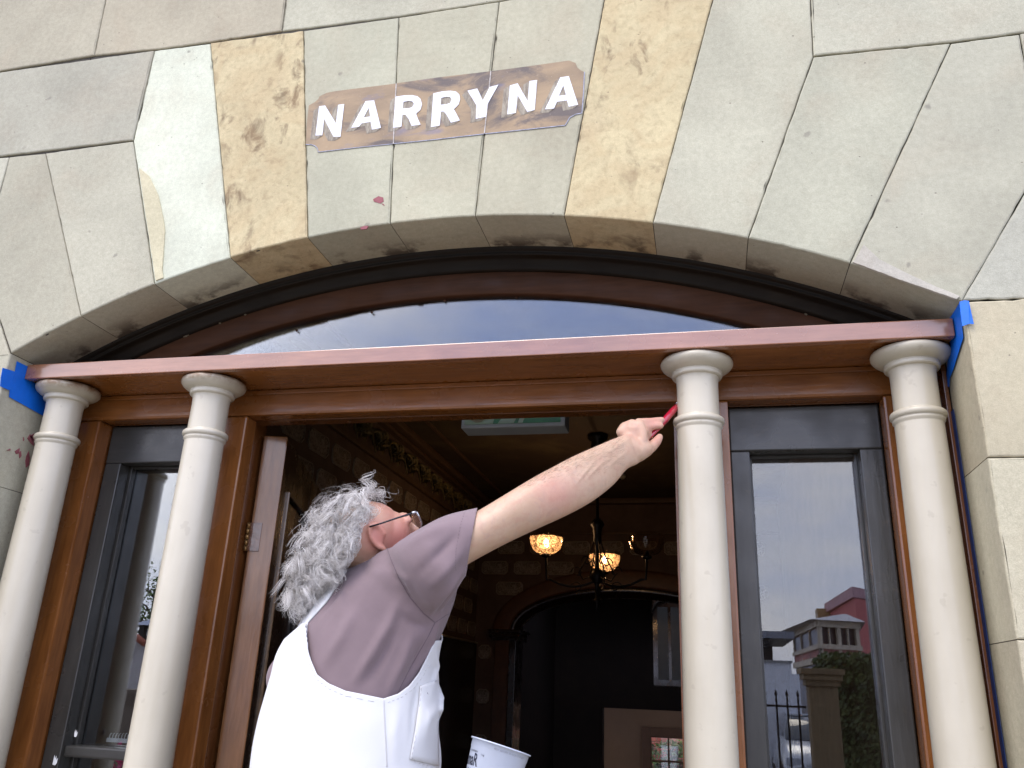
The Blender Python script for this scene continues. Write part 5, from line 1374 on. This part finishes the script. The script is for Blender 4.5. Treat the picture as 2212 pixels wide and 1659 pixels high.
bm = bmesh.new(); quadprism(bm, [(c0.x, c0.y), (cl_.x, cl_.y), (cl_.x + 12, cl_.y - 8), (cr_.x, cr_.y)], GZ, c0.z - .5); obj('wall', bm, m_simple('red_render', (.56, .16, .16), .85), rb)
bm = bmesh.new(); quadprism(bm, [(c0.x - .1, c0.y + .2), (cl_.x - .2, cl_.y), (cl_.x + 12, cl_.y - 8), (cr_.x, cr_.y + .2)], c0.z - .48, c0.z); obj('parapet', bm, m_simple('parapet', (.5, .30, .34), .8), rb)
q = rz(745, 460, -46); bxo('chimney', (q.x - .5, q.x + .5, -46.5, -45.5, c0.z - 8, rz(750, 435, -46).z), m_simple('chimney_buff', (.40, .27, .12)), rb)
# enclosed verandah house
v0, vl, vr = rz(690, 520, -25), rz(500, 600, -31), rz(975, 520, -25.6)
vz1, vz0, vzs = v0.z, rz(690, 700, -25).z, rz(700, 800, -25).z
vh = empty('verandah_house', 'house with enclosed glazed verandah over pink panels reflected in the side window', 'house', (v0.x, v0.y, GZ))
bkL, bkR = rz(600, 600, -38), rz(962, 520, -33); back = (bkL.x, bkL.y)
ft_ = [(v0.x, v0.y), (vl.x, vl.y), back, (bkR.x, bkR.y), (vr.x, vr.y)]
bm = bmesh.new(); quadprism(bm, [(x * .997, y * 1.004) for x, y in ft_], GZ, vz1 - .1); obj('wall', bm, m_simple('dark_interior', (.045, .03, .03), .3), vh)
cream = m_simple('cream_joinery', (.55, .48, .38), .6); pinkp = m_simple('pink_panel', (.36, .14, .13), .7)
def wallrun(a, b, n_, lattice=False):
    a, b = Vector((a[0], a[1], 0)), Vector((b[0], b[1], 0)); d = (b - a); L_ = d.length; an = math.atan2(d.y, d.x)
    for k in range(n_ + 1):
        p = a.lerp(b, k / n_); Mx = Matrix.Translation((p.x, p.y, 0)) @ Matrix.Rotation(an, 4, 'Z')
        bxo('window_post', (-.06, .06, -.06, .06, vz0, vz1 - .2), cream, vh, 0, Mx)
        bxo('panel_post', (-.05, .05, -.07, .05, vzs, vz0 - .16), cream if k % 2 else M['iron'], vh, 0, Mx)
    Mx = Matrix.Translation((a.x, a.y, 0)) @ Matrix.Rotation(an, 4, 'Z')
    bxo('sill', (-.1, L_ + .1, -.12, .1, vz0 - .15, vz0), cream, vh, 0, Mx); bxo('head', (-.1, L_ + .1, -.1, .1, vz1 - .2, vz1), cream, vh, 0, Mx)
    bxo('lower_panel', (0, L_, -.03, .04, vzs, vz0 - .151), pinkp, vh, 0, Mx)
    bxo('base_board', (-.1, L_ + .1, -.13, .12, vzs - .2, vzs), cream, vh, 0, Mx)
    if lattice:
        for z_ in (.75, .86): bxo('transom_bar', (0, L_, -.04, .04, vz0 + (vz1 - vz0) * z_, vz0 + (vz1 - vz0) * z_ + .04), cream, vh, 0, Mx)
        for k in range(n_): bxo('window_mullion', (L_ * (k + .5) / n_ - .02, L_ * (k + .5) / n_ + .02, -.04, .04, vz0, vz1 - .2), cream, vh, 0, Mx)
wallrun((v0.x, v0.y), (vr.x, vr.y), 2, True); wallrun((vl.x, vl.y), (v0.x, v0.y), 3)
bm = bmesh.new(); e_ = .4
pts = [bm.verts.new((x_, y_, vz1)) for x_, y_ in ((v0.x - .3, v0.y + e_), (vl.x - .6, vl.y + .2), (back[0] - .3, back[1] - .4), (bkR.x, bkR.y), (vr.x + .25, vr.y + e_))]
apx = rz(895, 468, -29); ap = bm.verts.new(apx); bm.faces.new(pts[::-1])
for i in range(5): bm.faces.new((pts[i], pts[(i + 1) % 5], ap))
obj('roof', bm, m_simple('iron_roof', (.42, .42, .46), .5), vh)
# open shed, white wall, hedge, pier, fence, car
s0, s1 = rz(250, 628, -19), rz(505, 662, -19)
sh = empty('carport', 'dark open carport with thin roof reflected left of the verandah house', 'carport', (s0.x, -19, GZ))
bxo('roof', (s0.x - 1.5, s1.x, -23, -19, s1.z, s1.z + .18), m_simple('carport_iron', (.22, .23, .27), .5), sh, 0)
bxo('back_wall', (s0.x - 1.5, s1.x - .3, -23.2, -23, GZ, s1.z), m_simple('carport_dark', (.06, .035, .03)), sh, 0)
for x_ in (s1.x - .7, s1.x - 2.5): bxo('post', (x_ - .06, x_ + .06, -19.2, -19.08, GZ, s1.z - .001), M['iron'], sh, 0)
w0, w1 = rz(280, 845, -16), rz(478, 850, -16); w2 = rz(540, 935, -16); wb = rz(540, 1035, -16)
ww = empty('white_wall', 'white rendered wall with a stepped top reflected behind the parked car', 'wall', (w0.x, -16, GZ))
wm = m_simple('white_render', (.72, .74, .80), .8)
bxo('wall_panel', (w0.x - 2, w1.x, -16.2, -16, GZ, w1.z), wm, ww, 0); bxo('wall_panel', (w1.x + .001, w2.x, -16.2, -16, GZ, w2.z), wm, ww, 0)
bxo('coping', (w0.x - 2, w1.x + .03, -16.25, -15.95, w1.z + .001, w1.z + .05), m_simple('coping_grey', (.3, .3, .3)), ww, 0)
h0, h1 = rz(742, 792, -9.5), rz(1600, 790, -9.5)
hd = empty('clipped_hedge', 'tall clipped green hedge reflected in the right side window', 'hedge', (h0.x, -9.5, GZ))
bm = bmesh.new(); rr_ = random.Random(5)
cz = (GZ + h0.z) / 2; hz_ = (h0.z - GZ) / 2
for _ in range(9000):
    f_ = rr_.random(); x_ = rr_.uniform(h0.x, h1.x)
    p = Vector((x_, -9.5 + rr_.uniform(-.06, .08), rr_.uniform(GZ, h0.z))) if f_ < .75 else (Vector((x_, rr_.uniform(-10.8, -9.5), h0.z + rr_.uniform(-.05, .06))) if f_ < .85 else Vector((h0.x + rr_.uniform(-.07, .05), rr_.uniform(-10.8, -9.5), rr_.uniform(GZ, h0.z))))
    a = Vector((rr_.gauss(0, 1), rr_.gauss(0, 1) + 1, rr_.gauss(0, 1))).normalized(); b = a.orthogonal().normalized(); qv = a.cross(b); s = rr_.uniform(.03, .06)
    bm.faces.new([bm.verts.new(p + w_) for w_ in (-b * s, qv * s * .5, b * s, -qv * s * .5)])
obj('foliage', bm, m_leaf('hedge_leaves', (.03, .06, .012), (.10, .13, .03)), hd, recalc=False)
bxo('hedge_core', (h0.x + .05, h1.x, -10.75, -9.58, GZ, h0.z - .03), m_simple('hedge_dark', (.03, .035, .012), .9), hd, 0)
def pier(name, label, xa_, xb_, Yw, zt_, col, capz=.10, over_=.07, dp=None):
    t = empty('gate_pier', label, 'pier', ((xa_ + xb_) / 2, Yw, GZ)); dp = dp or (xb_ - xa_); m_ = m_simple(name + '_stone', col, .9, .2, 20, .5, 90)
    bxo('shaft', (xa_, xb_, Yw - dp, Yw, GZ, zt_ - capz), m_, t, .006)
    for k in range(3):
        e2 = over_ * (1, .7, .35)[k]; z1_ = zt_ - capz * k / 3
        bxo('cap_moulding', (xa_ - e2, xb_ + e2, Yw - dp - e2, Yw + e2, z1_ - capz / 3 + .001, z1_), m_, t, .004)
    return t
g0, g1 = rz(612, 1000, -4.2), rz(835, 1000, -4.2)
pier('gate_pier', 'buff stone gate pier with moulded cap reflected in the right side window', g0.x, g1.x, -4.2, rz(700, 893, -4.2).z, (.24, .175, .10), .16)
fn = empty('iron_fence', 'black iron paling fence reflected beside the stone gate pier', 'fence', (g0.x, -4.5, GZ))
fx0 = rz(300, 1180, -4.5).x; ftz = rz(450, 1175, -4.5).z
for k in range(9):
    x_ = g0.x - .08 - k * .105; bxo('paling', (x_ - .009, x_ + .009, -4.51, -4.492, GZ, ftz + .07), M['iron'], fn, 0)
    bm = bmesh.new(); lathe(bm, [(.001, .15), (.016, .10), (.004, .07)], (x_, -4.501, ftz), 8); obj('finial', bm, M['iron'], fn)
bxo('rail', (g0.x - 1.0, g0.x - .01, -4.52, -4.48, ftz - .02, ftz), M['iron'], fn, 0)
# parked car, seen front on
cpx = rz(520, 1110, -14); car = empty('parked_car', 'silver parked car half hidden by the gate pier in the window reflection', 'car', (cpx.x + .3, -14, GZ))
silver = m_simple('silver_paint', (.52, .55, .60), .25, .03, Metallic=.3, Coat__Weight=1.0); dglass = m_simple('car_glass', (.05, .06, .07), .05, Coat__Weight=1.0)
cx_ = cpx.x + .45; bz = GZ
def carloft(name, secs, m_):
    bm = bmesh.new(); vv = []
    for y_, hw, z0_, z1_ in secs:
        vv.append([bm.verts.new((cx_ + a * hw, y_, bz + z0_ + (z1_ - z0_) * b_)) for a, b_ in ((-.95, 0), (-1, .3), (-.97, .8), (-.85, 1), (.85, 1), (.97, .8), (1, .3), (.95, 0))])
    for a, b_ in zip(vv, vv[1:]):
        for i in range(8): bm.faces.new((a[i], a[(i + 1) % 8], b_[(i + 1) % 8], b_[i]))
    bm.faces.new(vv[0]); bm.faces.new(vv[-1][::-1]); return obj(name, bm, m_, car, True)
carloft('body', [(-12.9, .72, .3, .62), (-13.0, .82, .25, .78), (-13.9, .88, .22, 1.0), (-16.6, .88, .22, 1.05), (-17.1, .8, .3, .95)], silver)
carloft('cabin', [(-13.9, .74, 1.0, 1.02), (-14.6, .66, 1.0, 1.42), (-16.2, .66, 1.0, 1.45), (-16.8, .7, 1.0, 1.1)], dglass)
bxo('roof_panel', (cx_ - .56, cx_ + .56, -16.1, -14.7, bz + 1.43, bz + 1.475), silver, car, .01)
for s in (-1, 1):
    bxo('headlight', (cx_ + s * .68 - .14, cx_ + s * .68 + .14, -13.0, -12.9, bz + .60, bz + .74), M['white'], car, .03)
    for y_ in (-13.6, -16.2):
        bm = bmesh.new(); lathe(bm, [(.001, -.1), (.30, -.1), (.32, -.06), (.32, .06), (.30, .1), (.001, .1)], (cx_ + s * .78, y_, bz + .32), 24, Vector((1, 0, 0))); obj('wheel', bm, M['iron'], car, True)
bxo('grille', (cx_ - .4, cx_ + .4, -12.93, -12.88, bz + .42, bz + .58), M['iron'], car, .01)
# left side reflections
q1 = lz(765, 1040, -4.2)
pier('second_gate_pier', 'dark moulded stone gate pier mirrored low in the left side window', q1.x - .50, q1.x - .05, -4.2, lz(640, 985, -4.2).z, (.13, .10, .075), .16, .05)
a0, a1 = lz(600, 560, -12), lz(880, 610, -12)
lh = empty('gabled_cottage', 'pale rendered cottage with small window and red tile edge mirrored in the left side window', 'house', (a0.x, -12, GZ))
cm = m_simple('cottage_render', (.40, .37, .36), .85)
bm = bmesh.new(); zA_, zB_ = lz(690, 545, -12).z, lz(880, 600, -12).z
pts = [(a0.x - 3, zA_ - .9), (lz(690, 540, -12).x, zA_), (lz(880, 600, -12).x + .0, zB_), (lz(880, 600, -12).x + 3, zB_ - 1.2), (lz(880, 600, -12).x + 3, GZ), (a0.x - 3, GZ)]
obj('wall', prism_xz(pts, -12, -16, 0), cm, lh)
ra, rb_ = lz(700, 488, -11.9), lz(885, 598, -11.9)
bm = bmesh.new(); tube(bm, [ra - (rb_ - ra) * .02, ra.lerp(rb_, .5) + Vector((0, 0, .03)), rb_], .07, 8); obj('roof_tiles', bm, m_simple('roof_tile', (.34, .10, .06), .8), lh)
wq0, wq1 = lz(735, 700, -11.98), lz(798, 628, -11.98)
bxo('window', (wq0.x, wq1.x, -11.99, -11.95, wq0.z, wq1.z), m_simple('cottage_frame', (.42, .39, .37)), lh, .01); bxo('window_pane', (wq0.x + .06, wq1.x - .14, -11.949, -11.94, wq0.z + .1, wq1.z - .06), M['iron'], lh, 0)
p0_, p1_ = lz(690, 590, -11.9), lz(665, 980, -11.9); bm = bmesh.new(); tube(bm, [p0_, (p0_.x, p0_.y, p1_.z)], .035, 8); obj('downpipe', bm, m_simple('downpipe', (.28, .26, .25)), lh)
pg = empty('prong_row', 'row of small white curved prongs standing behind the left side window bar', 'rack', P(250, 1596, 2.5))
for k in range(9):
    b_ = P(236 + k * 6.6, 1597, 2.5); bm = bmesh.new(); tube(bm, [b_ + Vector((-.001, 0, 0)), b_ + Vector((.0, 0, .012)), b_ + Vector((.003, 0, .018)), b_ + Vector((.006, 0, .017))], [.0018, .0016, .0013, .0008], 6); obj('prong', bm, M['scrap'], pg, True)
bxo('base_bar', (P(232, 1597, 2.5).x, P(296, 1597, 2.5).x, 2.495, 2.505, b_.z - .012, b_.z), M['scrap'], pg, .001)
def tree(label, base, h_, crown, n_, seed, dens=1):
    t = empty('tree', label, 'tree', base); rr2 = random.Random(seed); bm = bmesh.new()
    b_ = Vector(base); tube(bm, [b_, b_ + Vector((.1, 0, h_ * .5)), b_ + Vector((0, .1, h_))], [.22, .15, .05], 8)
    lm = []
    for k in range(14):
        s_ = b_ + Vector((0, 0, h_ * rr2.uniform(.45, .98))); d = Vector((rr2.gauss(0, 1), rr2.gauss(0, 1), rr2.uniform(.2, 1))).normalized() * crown * rr2.uniform(.5, 1)
        e2 = s_ + d; tube(bm, [s_, s_.lerp(e2, .5) + Vector((rr2.gauss(0, .15), 0, .1)), e2], [.06, .04, .012], 6); lm.append(e2)
        for q_ in range(4):
            e3 = e2 + Vector((rr2.gauss(0, .4), rr2.gauss(0, .4), rr2.uniform(.0, .6))); tube(bm, [s_.lerp(e2, .7), e3], [.02, .006], 5); lm.append(e3)
    obj('trunk', bm, M['bark'], t); bm = bmesh.new()
    for c_ in lm:
        if rr2.random() < dens: leaves(bm, c_, (.45, .45, .35), n_, .07, rr2)
    obj('crown', bm, M['leaf'], t, recalc=False)
q = lz(780, 500, -20); tree('leafy green tree behind the cottage mirrored in the left side window', (q.x, -20, GZ), q.z - GZ, 1.0, 60, 3)
q = lz(975, 230, -24); tree('sparse tall tree with bare twigs mirrored in the left side window', (q.x, -24, GZ), q.z - GZ + .4, 1.3, 12, 4, .5)
q = lz(760, 436, -17); bq = empty('garden_pavilion', 'blue grey hipped roof mirrored beside the second column', 'pavilion', (q.x + 1.5, -17, GZ))
bm = bmesh.new(); pts = [bm.verts.new((q.x + a, -17 + b_, q.z)) for a, b_ in ((0, 0), (3.2, 0), (3.2, -3), (0, -3))]; ap = bm.verts.new((q.x + 1.6, -18.5, q.z + .75)); bm.faces.new(pts)
for i in range(4): bm.faces.new((pts[i], pts[(i + 1) % 4], ap))
obj('roof', bm, m_simple('slate_blue', (.26, .30, .40), .6), bq)
for a in (.3, 2.9): bxo('post', (q.x + a - .08, q.x + a + .08, -17.3, -17.14, GZ, q.z - .001), M['iron'], bq, 0)
q = lz(590, 1590, -3); fs_ = empty('flowering_shrub', 'magenta flowering shrub mirrored at the foot of the left side window', 'shrub', (q.x, -3, GZ))
bm = bmesh.new(); leaves(bm, (q.x, -3, q.z - .1), (.35, .3, .25), 260, .04, rnd); obj('blossom', bm, m_leaf('magenta_bloom', (.45, .02, .12), (.62, .06, .22)), fs_, recalc=False)
bm = bmesh.new(); leaves(bm, (q.x, -3.1, q.z - .35), (.4, .35, .4), 500, .04, rnd); obj('foliage', bm, M['leaf'], fs_, recalc=False)
bm = bmesh.new(); tube(bm, [(q.x, -3.1, GZ), (q.x, -3.1, q.z - .3)], .02); obj('stem', bm, M['bark'], fs_)
print('script done', cnt)
